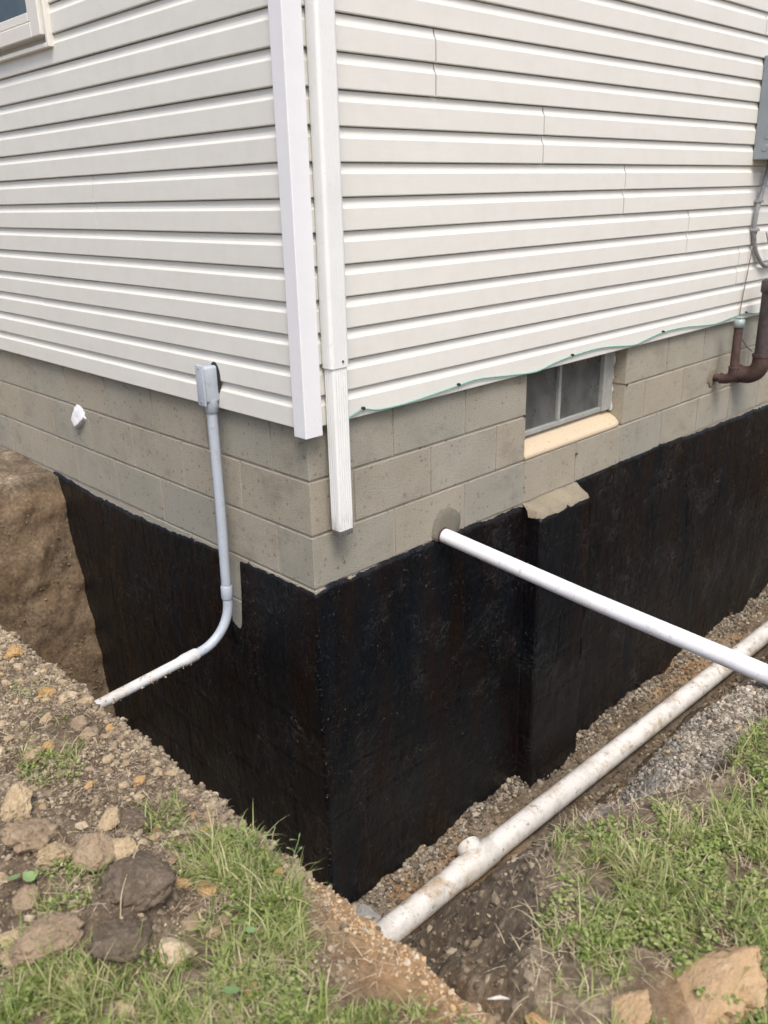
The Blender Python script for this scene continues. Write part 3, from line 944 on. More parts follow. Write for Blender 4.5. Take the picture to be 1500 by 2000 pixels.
# conduit body
bm = bmesh.new()
add_box(bm, -.083, -.022, CY - .021, CY + .021, .026, .158, bev=.010, seg=4)
cb_ = from_bm('conduit_body', bm, 'conduit', cn, True)
bm = bmesh.new()
add_box(bm, -.0915, -.0835, CY - .0245, CY + .0245, .016, .166, bev=.0036, seg=3)
cv = from_bm('cover_plate', bm, 'conduit', cb_, True)
pipe('hub', 'conduit', cb_, [(-.052, CY, .034), (-.052, CY, -.012), (-.052, CY, -.014)], [.0245, .0245, .022], 24)
bm = bmesh.new()
tube(bm, [(-.0265, CY - .012, .100), (-.0275, CY - .012, .100)], .001, 8)
bm.free()
bm = bmesh.new()
bmesh.ops.create_cone(bm, segments=28, radius1=1, radius2=1, depth=1, cap_ends=True)
bmesh.ops.rotate(bm, verts=bm.verts, matrix=Matrix.Rotation(PI / 2, 3, 'Y'))
bmesh.ops.scale(bm, verts=bm.verts, vec=(.0035, .032, .060))
bmesh.ops.translate(bm, verts=bm.verts, vec=(-.0275, CY - .006, .110))
from_bm('dark_gap_disc', bm, 'black', cb_)  # black disc added for the dark of the hole in the siding
for z in (.030, .152):
    bm = bmesh.new()
    bmesh.ops.create_cone(bm, segments=10, radius1=.004, radius2=.0035, depth=.002, cap_ends=True)
    bmesh.ops.rotate(bm, verts=bm.verts, matrix=Matrix.Rotation(PI / 2, 3, 'Y'))
    bmesh.ops.translate(bm, verts=bm.verts, vec=(-.0923, CY, z))
    from_bm('screw', bm, 'cable', cb_)
# dried mud stuck on the conduit
n = 150
sx = RNG.uniform(-.66, -.13, n); aa = RNG.uniform(0, 2 * PI, n)
sz = np.interp(-sx, [.13, .19, .27, .64], [-.925, -.950, -.962, -.985])
pt = np.stack([sx, CY + .0205 * np.cos(aa), sz + .0205 * np.sin(aa)], -1)
tag(rocks('dried_mud', 'crumb', pt, RNG.uniform(.0014, .0042, n), RNG.uniform(.4, .75, n), cn), kind='stuff')

# ------------------------------------------------------------------ white drain pipes
up = empty('drain_pipe', (.675, 0, -.58), 'slim white pipe sticking straight out of the block wall across the trench', 'pipe')
pipe('pipe_barrel', 'pvc_white', up, [(.675, .02, -.582), (.672, -.7, -.640), (.668, -1.9, -.715)], .0302, 32)
pipe('rust_collar', 'rust', up, [(.675, -.002, -.5835), (.675, -.016, -.585)], .0335, 28)
lp = empty('drain_pipe', (.7, -.25, FLOOR), 'thick muddy white footing drain pipe lying along the trench floor', 'pipe')
PZ = -2.077
pipe('pipe_barrel', 'pvc_muddy', lp, [(-.22, -.243, PZ - .003), (.52, -.246, PZ)], .0570, 36)
pipe('pipe_barrel', 'pvc_muddy', lp, [(.72, -.249, PZ), (1.6, -.266, PZ), (3.0, -.292, PZ), (5.75, -.33, PZ)], .0565, 36)
pipe('tee_fitting', 'pvc_muddy', lp, [(.512, -.2455, PZ), (.516, -.2455, PZ), (.728, -.2495, PZ), (.732, -.2495, PZ)], [.0595, .0625, .0625, .0595], 36)
pipe('tee_branch', 'pvc_muddy', lp, [(.64, -.25, PZ), (.665, -.175, PZ + .012), (.668, -.166, PZ + .014)], [.058, .060, .057], 30)
lpx = RNG.uniform(.0, 4.6, 700)
side = RNG.uniform(0, 1, 700) < .6
py_ = np.interp(lpx, [0, 1.6, 3, 5.7], [-.244, -.266, -.292, -.33]) + np.where(side, -.058, .056) + RNG.normal(0, .012, 700)

# grey concrete lump at the wall corner
def clod_mesh(name, seed, mat, sub=4, sharp=.5, fl=.7):
    bm = bmesh.new()
    bmesh.ops.create_icosphere(bm, subdivisions=sub, radius=1)
    co = np.array([v.co[:] for v in bm.verts])
    r = 1 + .30 * fb(co[:, 0] * 1.3 + seed, co[:, 1] * 1.3, co[:, 2] * 1.3, 3, seed) + .14 * fb(co[:, 0] * 4, co[:, 1] * 4 + seed, co[:, 2] * 4, 4, seed + 3, .6)
    # planar facets: clip against random planes
    co = co * r[:, None]
    rg = np.random.default_rng(seed)
    for _ in range(11):
        d = rg.normal(size=3); d /= np.linalg.norm(d)
        h = rg.uniform(.5, .82)
        e = co @ d - h
        co = co - np.where(e > 0, e * .85, 0)[:, None] * d
    nn_ = co / np.linalg.norm(co, axis=1)[:, None]
    bl = np.abs(fb(co[:, 0] * 3.2 + seed, co[:, 1] * 3.2, co[:, 2] * 3.2, 4, seed + 9, .6))
    fi = fb(co[:, 0] * 11, co[:, 1] * 11, co[:, 2] * 11, 3, seed + 8, .7)
    co += nn_ * (-.34 * bl + .07 * fi + .06)[:, None]
    co += .05 * np.stack([fb(co[:, 0] * 7, co[:, 1] * 7, co[:, 2] * 7, 3, seed + q) for q in (5, 6, 7)], -1)
    co *= np.array([1.15, .95, fl])
    for v, c_ in zip(bm.verts, co): v.co = c_
    for f in bm.faces: f.smooth = True
    me = bpy.data.meshes.new(name)
    bm.to_mesh(me); bm.free()
    me.materials.append(MATS[mat])
    return me
lump = bpy.data.objects.new('concrete_lump', clod_mesh('concrete_lump', 77, 'concrete_lump'))
COL.objects.link(lump)
lump.location = (.075, -.105, -2.105); lump.scale = (.085, .07, .085); lump.rotation_euler = (.2, .3, .8)
tag(lump, 'pale grey concrete lump wedged between the black wall corner and the thick drain pipe', 'lump')

# white foam patch on the left wall
fm = bpy.data.objects.new('foam_patch', clod_mesh('foam_patch', 31, 'foam', 4))
COL.objects.link(fm)
fm.location = (-.004, 1.722, -.240); fm.scale = (.026, .070, .100); fm.rotation_euler = (.22, 0, 0)
tag(fm, 'white foam patch stuck over a hole in the left block wall', 'foam patch')

# ------------------------------------------------------------------ electrical box and pipes at the right
eb = empty('meter_box', (3.12, -.03, .85), 'grey electrical box mounted on the siding at the right edge', 'electrical box')
bm = bmesh.new(); add_box(bm, 3.12, 3.44, -.140, -.026, .848, 1.345, bev=.005, seg=2)
from_bm('box_body', bm, 'box', eb)
bm = bmesh.new(); add_box(bm, 3.114, 3.446, -.152, -.141, .843, 1.350, bev=.003, seg=2)
from_bm('box_door', bm, 'box', eb)
for (y, z) in ((-.085, .905), (-.092, .965)):
    bm = bmesh.new()
    bmesh.ops.create_cone(bm, segments=24, radius1=.019, radius2=.017, depth=.003, cap_ends=True)
    bmesh.ops.rotate(bm, verts=bm.verts, matrix=Matrix.Rotation(-PI / 2, 3, 'Y'))
    bmesh.ops.translate(bm, verts=bm.verts, vec=(3.1190, y, z))
    from_bm('knockout', bm, 'box', eb)
cb2 = empty('power_cable', (3.27, -.05, .84), 'grey power cable curving down the siding below the electrical box', 'cable')
pipe('cable_sheath', 'cable', cb2, smooth_path([(3.285, -.05, .86), (3.276, -.05, .803), (3.231, -.05, .673), (3.206, -.045, .568), (3.224, -.04, .46), (3.28, -.042, .361), (3.383, -.045, .292), (3.47, -.045, .285), (3.6, -.045, .30)]), .0125, 12)
for (x, z) in ((3.222, .64), (3.216, .49)):
    box('cable_strap', 'cable', cb2, x - .02, x + .02, -.064, -.0255, z - .008, z + .006, bev=.002)
gw = pipe('ground_wire', 'copper', None, smooth_path([(3.236, -.052, .50), (3.212, -.045, .387), (3.195, -.04, .241), (3.176, -.037, .102), (3.172, -.037, .03), (3.14, -.06, -.02), (3.17, -.06, -.09), (3.24, -.07, -.155), (3.30, -.08, -.19)]), .0028, 6)
tag(gw, 'thin brown wire hanging from the grey cable down behind the capped pipe', 'wire')
gw2 = pipe('coiled_wire', 'cable', None, smooth_path([(3.36, -.05, .47), (3.40, -.05, .42), (3.44, -.06, .36), (3.36, -.10, .27), (3.305, -.15, .20), (3.235, -.175, .16), (3.215, -.18, .08), (3.26, -.19, .03), (3.33, -.20, .04)]), .0038, 8)
tag(gw2, 'pale looped wire hanging around the top of the dark standpipe', 'wire')

def stand(name, label, x, y, z, r, ztop, mat, wx, capmat=None):
    e = empty(name, (x, y, z), label, 'pipe')
    bx_ = [(x, .05, z), (x, y + r * 2.2, z)]
    pipe('wall_stub', mat, e, bx_, r * .92, 20)
    R1 = r * 1.9
    pts = [(x, y + R1 + r * .9, z), (x, y + R1, z)]
    for i in range(1, 9):
        a = PI / 2 * i / 8
        pts.append((x, y + R1 * (1 - math.sin(a)), z + R1 * (1 - math.cos(a))))
    pts.append((x, y, z + R1 + r * .9))
    pipe('elbow', 'rust', e, pts, r * 1.16, 22)
    pipe('elbow_rim', 'rust', e, [(x, y, z + R1 + r * .8), (x, y, z + R1 + r * 1.15)], r * 1.27, 22)
    pipe('elbow_rim', 'rust', e, [(x, y + R1 + r * .75, z), (x, y + R1 + r * 1.1, z)], r * 1.27, 22)
    pipe('riser', mat, e, [(x, y, z + R1), (x, y, ztop)], r, 22)
    return e
sp1 = stand('standpipe', 'short rusty standpipe with a galvanized cap rising from the block wall', 2.998, -.115, -.305, .024, .005, 'rust', 0)
bm = bmesh.new()
tube(bm, [(2.998, -.115, -.012), (2.998, -.115, -.010), (2.998, -.115, .028), (2.998, -.115, .034)], [.028, .031, .031, .022], 8)
from_bm('pipe_cap', bm, 'galv', sp1)
box('cap_lug', 'galv', sp1, 2.980, 3.016, -.133, -.097, .034, .046, bev=.003)
sp2 = stand('standpipe', 'tall thick dark standpipe at the right edge of the wall', 3.275, -.150, -.325, .043, .185, 'dark_iron', 0)
pipe('vent_cap', 'dark_iron', sp2, [(3.275, -.15, .150), (3.275, -.15, .158), (3.275, -.15, .215), (3.275, -.15, .225)], [.046, .052, .052, .035], 22)
for x, z, r in ((2.985, -.305, .055), (3.275, -.30, .075)):
    bm = bmesh.new()
    bmesh.ops.create_icosphere(bm, subdivisions=3, radius=1)
    for v in bm.verts:
        k_ = 1 + .25 * float(vn(v.co.x * 3 + x, v.co.y * 3, v.co.z * 3, 4))
        v.co = Vector((v.co.x * r * k_ + x, v.co.y * .008, v.co.z * r * k_ + z))
    from_bm('mortar_collar', bm, 'cap', house, True)

# green wire stapled along the bottom of the siding
gr = empty('green_wire', (.165, -.03, 0), 'thin green wire stapled along the bottom edge of the siding', 'wire')
gp = [(.132, -.031, -.02), (.165, -.031, .005), (.233, -.031, .024), (.30, -.031, .010), (.42, -.031, .006), (.56, -.031, .012), (.737, -.031, .024), (.863, -.031, .030), (1.06, -.031, .013), (1.237, -.031, .001), (1.37, -.031, .018), (1.505, -.031, .030), (1.75, -.031, .034), (2.025, -.031, .009), (2.15, -.031, .020), (2.307, -.031, .036), (2.531, -.031, .035), (2.704, -.031, .022), (2.9, -.031, .012), (3.1, -.031, .024), (3.266, -.031, .030), (3.438, -.031, .012), (3.8, -.031, .02), (4.6, -.031, .015), (5.6, -.031, .02)]
pipe('wire_strand', 'green_wire', gr, smooth_path(gp, 5), .0030, 8)
for x in (.233, .737, 1.505, 2.307, 3.266, 4.2):
    z = float(np.interp(x, [q[0] for q in gp], [q[2] for q in gp]))
    bm = bmesh.new()
    add_box(bm, x - .006, x + .006, -.038, -.026, z - .001, z + .010, bev=.002)
    add_box(bm, x - .003, x + .003, -.041, -.0381, z + .003, z + .008, bev=.001)
    from_bm('wire_clip', bm, 'black', gr)
# drip screw marks on the block at the window
for x, z in ((1.208, -.190), (2.044, -.192), (1.627, -.455)):
    bm = bmesh.new()
    tube(bm, [(x, -.001, z), (x, -.007, z)], .006, 8)
    from_bm('anchor', bm, 'rust', house)

# ------------------------------------------------------------------ clods (individual things)
CL = [(-1.212, -.545, .047, 'tan', 'flat tan clod with a sharp edge, largest of the pale clods at the left edge'),
(-1.227, -.449, .062, 'brown', 'big brown clod just behind the flat tan slab at the left'),
(-1.217, -.333, .049, 'tan', 'tan clod nearest the left edge, above the big brown clod'),
(-1.079, -.533, .038, 'tan', 'crumbly upright tan clod left of a small dark clump'),
(-1.105, -.643, .038, 'tan', 'long crumbly tan clod lying below the upright tan one'),
(-1.133, -.502, .017, 'pale', 'small pale yellow stone-like clod between two larger tan ones'),
(-1.032, -.561, .044, 'dark', 'dark peaty clump beside a green tuft near the trench rim'),
(-1.165, -.969, .034, 'pale', 'pale upright clod in front of the big dark clods'),
(-1.085, -.720, .024, 'orange', 'orange tan clod above the big dark clod'),
(-.933, -.786, .029, 'tan', 'round pinkish tan clod right on the trench rim beside the tall grass'),
(-.940, -.727, .020, 'orange', 'small orange clod on the trench rim by the twig'),
(-1.071, -.833, .020, 'orange', 'orange clod half hidden at the edge of the bright grass tuft'),
(-1.150, -.796, .085, 'dark', 'largest dark brown clod between the grass tufts'),
(-1.235, -.900, .066, 'dark', 'dark broken clod in front of the largest dark one'),
(-1.347, -.796, .062, 'brown', 'wide brown clod near the lower left corner'),
(-1.377, -.693, .033, 'tan', 'pale tan clod at the very left edge below the dark grass tuft'),
(-.911, .436, .033, 'orange', 'orange clod farthest up the left trench rim'),
(-.941, .125, .030, 'orange', 'flat bright orange clod on the crumbly rim left of the conduit'),
(-1.333, -.893, .031, 'tan', 'tan clod sunk in the grass at the lower left'),
(-1.105, -.929, .022, 'brown', None), (-1.089, -.977, .018, 'tan', None), (-1.057, -.972, .017, 'brown', None),
(-.515, -1.728, .112, 'clay', 'large flat orange tan clay clod in the grass at the lower right'),
(-.648, -1.646, .046, 'clay', 'medium clay clod left of the largest clay clod in the right grass'),
(-.793, -1.556, .026, 'orange', 'orange clod at the bottom tip of the trench'),
(-1.154, -.623, .050, 'brown', 'brown clod squeezed behind the long tan clod'),
(-1.024, -.640, .019, 'tan', None), (-1.169, -.777, .013, 'pale', None), (-1.318, -.633, .031, 'brown', 'brown clod at the left edge beside the dark green tuft'),
(-1.401, -.758, .024, 'tan', None), (-1.149, -.694, .024, 'tan', None), (-.854, .295, .014, 'pale', None)]
shapes = {}
for kcol in ('tan', 'brown', 'dark', 'orange', 'pale', 'clay'):
    shapes[kcol] = [clod_mesh('clod', 100 + 13 * i + 7 * len(kcol) + ord(kcol[0]), 'clod_' + kcol, 5) for i in range(4)]
placed = [(c_[0], c_[1], c_[2]) for c_ in CL]
rr_ = random.Random(5)
tries = 0
while len(CL) < 205 and tries < 20000:
    tries += 1
    x = -.872 - (abs(rr_.gauss(0, .22)) if rr_.random() < .72 else rr_.uniform(0, .03)); y = rr_.uniform(-1.3, 1.0)
    r = rr_.uniform(.008, .017) if rr_.random() < .75 else rr_.uniform(.017, .028)
    if y < -1.02 and x > -1.02: continue
    if any((x - a) ** 2 + (y - b) ** 2 < (r + c_) ** 2 * .8 for a, b, c_ in placed): continue
    placed.append((x, y, r))
    CL.append((x, y, r, rr_.choice(['tan', 'tan', 'tan', 'tan', 'tan', 'brown', 'brown', 'brown', 'brown', 'orange', 'pale']), None))
names = {'tan': 'small dry tan clod among the loose crumbs left of the trench', 'brown': 'small brown clod among the loose crumbs left of the trench', 'orange': 'small orange clay clod among the loose crumbs left of the trench', 'pale': 'small pale clod among the loose crumbs left of the trench'}
for x, y, r, kcol, lab in CL:
    me = rr_.choice(shapes[kcol])
    o = bpy.data.objects.new('soil_clod', me)
    COL.objects.link(o)
    flat_ = {'clay': .45, 'dark': .75}.get(kcol, .9)
    zz = float(height(x, y))
    o.location = (x, y, zz + r * (.05 if kcol in ('dark', 'clay') else .20))
    o.scale = (r, r * rr_.uniform(.8, 1.1), r * flat_)
    o.rotation_euler = (rr_.uniform(-.5, .5), rr_.uniform(-.5, .5), rr_.uniform(0, 6.28))
    tag(o, lab or names[kcol], 'clod', None if lab else 'small %s clods' % kcol)
    if lab: o['group'] = 'larger soil clods'

# ------------------------------------------------------------------ loose crumbs, gravel
def scatter(n, fx, fy):
    x = fx(n); y = fy(n)
    return x, y, height(x, y)
n = 32000
x = -.862 - np.abs(RNG.normal(0, .30, n)); y = RNG.uniform(-1.45, 1.6, n) + 0
keep = (x > -1.9) & (fb(x * 6, y * 6, 0, 3, 201) > -.35)
clf = np.exp(-(((x + .87) / .11) ** 2 + ((y + 1.27) / .24) ** 2))
keep2 = RNG.uniform(0, 1, len(keep)) > clf * 1.25
keep = keep & keep2
x, y = x[keep], y[keep]
z = height(x, y)
s = np.exp(RNG.normal(math.log(.0024), .55, len(x))).clip(.0010, .011)
tone = (.43 + .22 * fb(x * 7, y * 7, 0, 3, 202) + RNG.normal(0, .085, len(x)) - .28 * np.exp(-(((x + 1.19) / .11) ** 2 + ((y + .83) / .12) ** 2) ** 1.5) * (RNG.uniform(0, 1, len(x)) < .85)).clip(.03, 1)
tag(rocks('soil_crumbs', 'crumb', np.stack([x, y, z + s * .3], -1), s, tone), 'loose tan and brown soil crumbs covering the ground left of the trench', 'soil', None, 'stuff')
n = 4200
x = RNG.uniform(-.90, -.80, n) + .0; y = RNG.uniform(-1.6, 1.6, n)
x = -.866 + RNG.normal(0, .016, n); 
z = height(x, y); s = np.exp(RNG.normal(math.log(.0034), .55, n)).clip(.0012, .012)
tone = (.42 + RNG.normal(0, .08, n)).clip(.05, 1)
m_ = (y < -1.0)
tone = np.where(m_, .76 + RNG.normal(0, .07, n), tone)
s = np.where(m_, s * .6, s)
tag(rocks('rim_crumbs', 'crumb', np.stack([x, y, np.minimum(z, grade(x, y)) + s * .2], -1), s, tone, sub=0), 'crumbling soil lumps along the edge of the left trench bank', 'soil', None, 'stuff')
# trench floor gravel and bank lumps
n = 15000
x = RNG.uniform(-.5, 5.6, n); y = -RNG.uniform(.01, .55, n)
z = height(x, y); s = np.exp(RNG.normal(math.log(.0052), .5, n)).clip(.002, .018)
tone = (.27 + .2 * fb(x * 4, y * 4, 0, 3, 205) + RNG.normal(0, .16, n)).clip(.05, 1)
py0 = np.interp(x, [0, 1.6, 3, 5.7], [-.244, -.266, -.292, -.33])
keep = np.abs(y - py0) > .05
x, y, z, s, tone = [a[keep] for a in (x, y, z, s, tone)]
tag(rocks('trench_gravel', 'crumb', np.stack([x, y, z + s * .25], -1), s, tone), 'stones and broken mortar covering the trench floor along the black wall', 'gravel', None, 'stuff')
n = 2600
x = RNG.uniform(.0, 5.6, n); y = -np.abs(RNG.normal(.035, .025, n)); z = height(x, y)
s = RNG.uniform(.003, .010, n)
tone = RNG.uniform(0, 1, n) ** 1.2 * .8
s = s * np.where(RNG.uniform(0, 1, n) < .12, 1.8, 1.0)
tag(rocks('mortar_rubble', 'gravel', np.stack([x, y - .012, z + s * .3], -1), s, tone, sub=1, smooth=True), 'pale mortar rubble heaped against the foot of the black wall', 'rubble', None, 'stuff')
n = 17000
x = RNG.uniform(-.85, 4.0, n); y = np.interp(x, YB[:, 0], YB[:, 1]) + RNG.uniform(-.02, 1.0, n)
z = height(x, y); s = np.exp(RNG.normal(math.log(.0038), .55, n)).clip(.0015, .016)
gr_ = np.exp(-(((x - .42) / .38) ** 2 + ((y + 1.25) / .16) ** 2) ** 2)
tone = (.27 + .3 * sst(-.1, .3, fb(x * 2.4, y * 2.4, z * 2.4, 3, 81)) + RNG.normal(0, .12, n) + gr_ * RNG.uniform(-.1, .7, n)).clip(.03, 1)
keep = RNG.uniform(0, 1, n) > gr_ * .5
x, y, z, s, tone = [a[keep] for a in (x, y, z, s, tone)]
gx = .42 + RNG.normal(0, .30, 16000); gy = -1.25 + RNG.normal(0, .12, 16000)
kk = (np.exp(-(((gx - .42) / .38) ** 2 + ((gy + 1.25) / .16) ** 2) ** 2) > RNG.uniform(.1, .8, 16000)) & (gy > np.interp(gx, YB[:, 0], YB[:, 1]) - .03)
gx, gy = gx[kk], gy[kk]
gs = np.exp(RNG.normal(math.log(.0034), .45, len(gx))).clip(.0015, .010)
tag(rocks('gravel_pile', 'gravel', np.stack([gx, gy, height(gx, gy) + gs * .25], -1), gs, RNG.uniform(0, 1, len(gx)) ** 1.2), 'pale grey gravel heaped on the slope between the grass and the pipe', 'gravel', None, 'stuff')
tag(rocks('bank_lumps', 'crumb', np.stack([x, y, z + s * .1], -1), s, tone), 'soil lumps on the sloping near bank of the right trench', 'soil', None, 'stuff')
# end bank lumps
n = 500
x = RNG.uniform(-.8, -.02, n); y = RNG.uniform(1.84, 2.07, n); z = height(x, y); s = RNG.uniform(.002, .007, n)
tag(rocks('end_bank_lumps', 'crumb', np.stack([x, y - .03, z], -1), s, (.36 + RNG.normal(0, .08, n)).clip(0, 1)), 'brown soil lumps on the far end face of the left trench', 'soil', None, 'stuff')

# ------------------------------------------------------------------ grass and straw
def blades(name, mat, bx_, by_, bz_, Lg, wd, lean, tone, parent=None, seg=4, droop=1.0):
    n_ = len(bx_)
    az = RNG.uniform(0, 2 * PI, n_)
    dx, dy = np.cos(az), np.sin(az)
    tw = az + PI / 2 + RNG.uniform(-.7, .7, n_)
    wx, wy = np.cos(tw), np.sin(tw)
    P_ = np.zeros((n_, seg + 1, 2, 3))
    cx, cy, cz = bx_.copy(), by_.copy(), bz_.copy()
    ang = lean.copy()
    for i in range(seg + 1):
        u = i / seg
        hw = wd * (1 - u ** 1.8) * .5 + .00012
        P_[:, i, 0] = np.stack([cx - wx * hw, cy - wy * hw, cz], -1)
        P_[:, i, 1] = np.stack([cx + wx * hw, cy + wy * hw, cz], -1)
        st = Lg / seg
        cx = cx + dx * np.sin(ang) * st; cy = cy + dy * np.sin(ang) * st; cz = cz + np.cos(ang) * st
        ang = ang + droop * RNG.uniform(.05, .5, n_)
    V_ = P_.reshape(-1, 3)
    base = (np.arange(n_) * (seg + 1) * 2)[:, None, None]
    q = np.array([[2 * i, 2 * i + 1, 2 * i + 3, 2 * i + 2] for i in range(seg)])[None]
    return from_np(name, V_, (base + q).reshape(-1, 4), mat, parent, True, {'tone': np.repeat(tone, (seg + 1) * 2)})
GP = [(-1.245,-.659,.054,-.055,.033,.071,1.00,.055,0),(-.960,-.862,.080,-.080,.055,.079,1.00,.075,0),(-1.005,-.990,.073,-.074,.083,.116,1.0,.062,0),(-1.258,-1.038,.221,-.225,.046,.079,1.00,.060,0),(-1.390,-.842,.074,-.076,.035,.080,.80,.055,1),(-1.040,-.098,.088,-.092,.037,.083,.35,.030,1),(-.971,.163,.043,-.045,.024,.057,.30,.030,1),(-1.089,-.238,.055,-.058,.028,.063,.70,.035,1),(-.987,-.619,.034,-.035,.048,.081,.60,.040,0),(-1.022,-1.119,.028,-.028,.088,.111,.90,.060,0),(-.923,-1.442,.107,-.109,.034,.031,.80,.050,1),(-.829,-1.538,.057,-.057,.024,.019,.50,.040,1),(-1.12,-1.36,.11,-.11,.07,.07,.9,.05,0),(-1.4,-1.2,.2,-.2,.1,.1,.9,.05,0),(-1.0,-1.7,.15,-.15,.1,.1,.9,.05,0),(-1.181,-.905,.043,-.044,.013,.023,.25,.040,0)]
GR = [(-.199,-1.541,.149,-.153,.118,.055,1.00,.060,0),(-.486,-1.498,.094,-.096,.116,.069,.90,.058,0),(-.305,-1.673,.093,-.096,.217,.100,1.00,.060,0),(-.628,-1.542,.047,-.048,.062,.041,.60,.050,1),(.142,-1.550,.052,-.054,.217,.095,1.00,.050,0),(-.708,-1.668,.056,-.057,.022,.013,.60,.040,1),(-.535,-1.836,.043,-.044,.030,.013,.70,.040,1),(-.356,-1.388,.063,-.065,.047,.027,.70,.055,0),(-.537,-1.599,.041,-.042,.055,.032,.80,.050,0),(.55,-1.62,.1,-.1,.3,.12,.9,.06,0),(.1,-1.85,.2,-.2,.3,.2,.9,.06,0),(-.6,-2.0,.2,-.2,.15,.1,.8,.05,0)]
def patch(P_, dens, seed, lenf=1.0):
    xs_, ys_, ls_, kk_ = [], [], [], []
    for (cx, cy, ax_, ay_, bx__, by__, d, h, kd) in P_:
        area = PI * abs(ax_ * by__ - ay_ * bx__)
        m_ = int(area * dens * d)
        a = RNG.uniform(0, 2 * PI, m_); r = np.sqrt(RNG.uniform(0, 1.15, m_))
        u, v = r * np.cos(a), r * np.sin(a)
        x_, y_ = cx + ax_ * u + bx__ * v, cy + ay_ * u + by__ * v
        cl = vn(x_ * 28, y_ * 28, 0, seed) + .6 * vn(x_ * 9, y_ * 9, 0, seed + 1)
        k_ = cl > (-.08 + .5 * (1 - d))
        xs_.append(x_[k_]); ys_.append(y_[k_]); ls_.append(np.full(k_.sum(), h)); kk_.append(np.full(k_.sum(), kd))
    return [np.concatenate(a) for a in (xs_, ys_, ls_, kk_)]
def grass(name, P_, dens, seed, label):
    x_, y_, l_, kd = patch(P_, dens, seed)
    ok = ~((x_ > -.875) & (y_ > np.interp(x_, YB[:, 0], YB[:, 1]) + .03))
    # a bare clay pad shows through on the right
    ok &= (((x_ + .52) / .085) ** 2 + ((y_ + 1.735) / .055) ** 2) > 1
    x_, y_, l_, kd = x_[ok], y_[ok], l_[ok], kd[ok]
    z_ = height(x_, y_) - .003
    n_ = len(x_)
    Lg = l_ * np.exp(RNG.normal(-.25, .38, n_)) * (1 + .35 * vn(x_ * 14, y_ * 14, 0, seed + 4))
    tone_ = (.57 + .28 * vn(x_ * 11, y_ * 11, 0, seed + 7) + .12 * vn(x_ * 40, y_ * 40, 0, seed + 8) + RNG.normal(0, .16, n_) + kd * .08).clip(0, .95)
    tone_ = np.where(RNG.uniform(0, 1, n_) < .13, .99, tone_)
    o = blades(name, 'grass', x_, y_, z_, Lg, RNG.uniform(.0014, .0042, n_), np.abs(RNG.normal(.4, .55, n_)), tone_)
    return tag(o, label, 'grass', None, 'stuff')
grass('grass', GP, 44000, 301, 'patchy green grass growing between the clods left of the trench')
grass('grass', GR, 44000, 401, 'green grass covering the ground along the right bank')
def thatch(name, P_, dens, seed, label):
    x_, y_, l_, kd = patch(P_, dens, seed)
    ok = ~((x_ > -.875) & (y_ > np.interp(x_, YB[:, 0], YB[:, 1]) + .02))
    x_, y_ = x_[ok], y_[ok]
    n_ = len(x_)
    o = blades(name, 'straw', x_, y_, height(x_, y_) + RNG.uniform(.001, .02, n_), RNG.uniform(.015, .055, n_), RNG.uniform(.001, .0028, n_), RNG.uniform(.9, 1.7, n_), RNG.uniform(.15, 1, n_), None, 3, .3)
    return tag(o, label, 'thatch', None, 'stuff')
thatch('thatch', GP, 9000, 701, 'dead matted blades under the left grass')
thatch('thatch', GR, 9000, 751, 'dead matted blades under the right grass')
# clover and small round weed leaves
def weeds(name, P_, dens, seed, label):
    x_, y_, l_, kd = patch(P_, dens, seed)
    ok = ~((x_ > -.875) & (y_ > np.interp(x_, YB[:, 0], YB[:, 1]) + .02))
    x_, y_, l_ = x_[ok], y_[ok], l_[ok]
    n_ = len(x_)
    z_ = height(x_, y_) + RNG.uniform(.002, .035, n_)
    r = RNG.uniform(.0025, .0065, n_)
    az = RNG.uniform(0, 2 * PI, n_); tl = RNG.uniform(-.7, .7, n_)
    sh = np.array([(-1, 0, 0), (-.45, -.6, .12), (.5, -.55, .1), (1.1, 0, -.1), (.5, .55, .1), (-.45, .6, .12)])
    W = sh[None] * r[:, None, None]
    c_, s_ = np.cos(tl)[:, None], np.sin(tl)[:, None]
    W = np.stack([W[..., 0] * c_ - W[..., 2] * s_, W[..., 1], W[..., 0] * s_ + W[..., 2] * c_], -1)
    c_, s_ = np.cos(az)[:, None], np.sin(az)[:, None]
    W = np.stack([W[..., 0] * c_ - W[..., 1] * s_, W[..., 0] * s_ + W[..., 1] * c_, W[..., 2]], -1) + np.stack([x_, y_, z_], -1)[:, None]
    q = np.array([[0, 1, 2, 3], [0, 3, 4, 5]])
    F4 = (q[None] + (np.arange(n_) * 6)[:, None, None]).reshape(-1, 4)
    tn = (.5 + RNG.normal(0, .18, n_)).clip(.1, .9)
    return tag(from_np(name, W.reshape(-1, 3), F4, 'grass', None, False, {'tone': np.repeat(tn, 6)}), label, 'weeds', None, 'stuff')
weeds('weeds', GP, 20000, 501, 'small leafy weeds mixed into the left grass')
weeds('weeds', GR, 34000, 551, 'small leafy weeds mixed into the right grass')
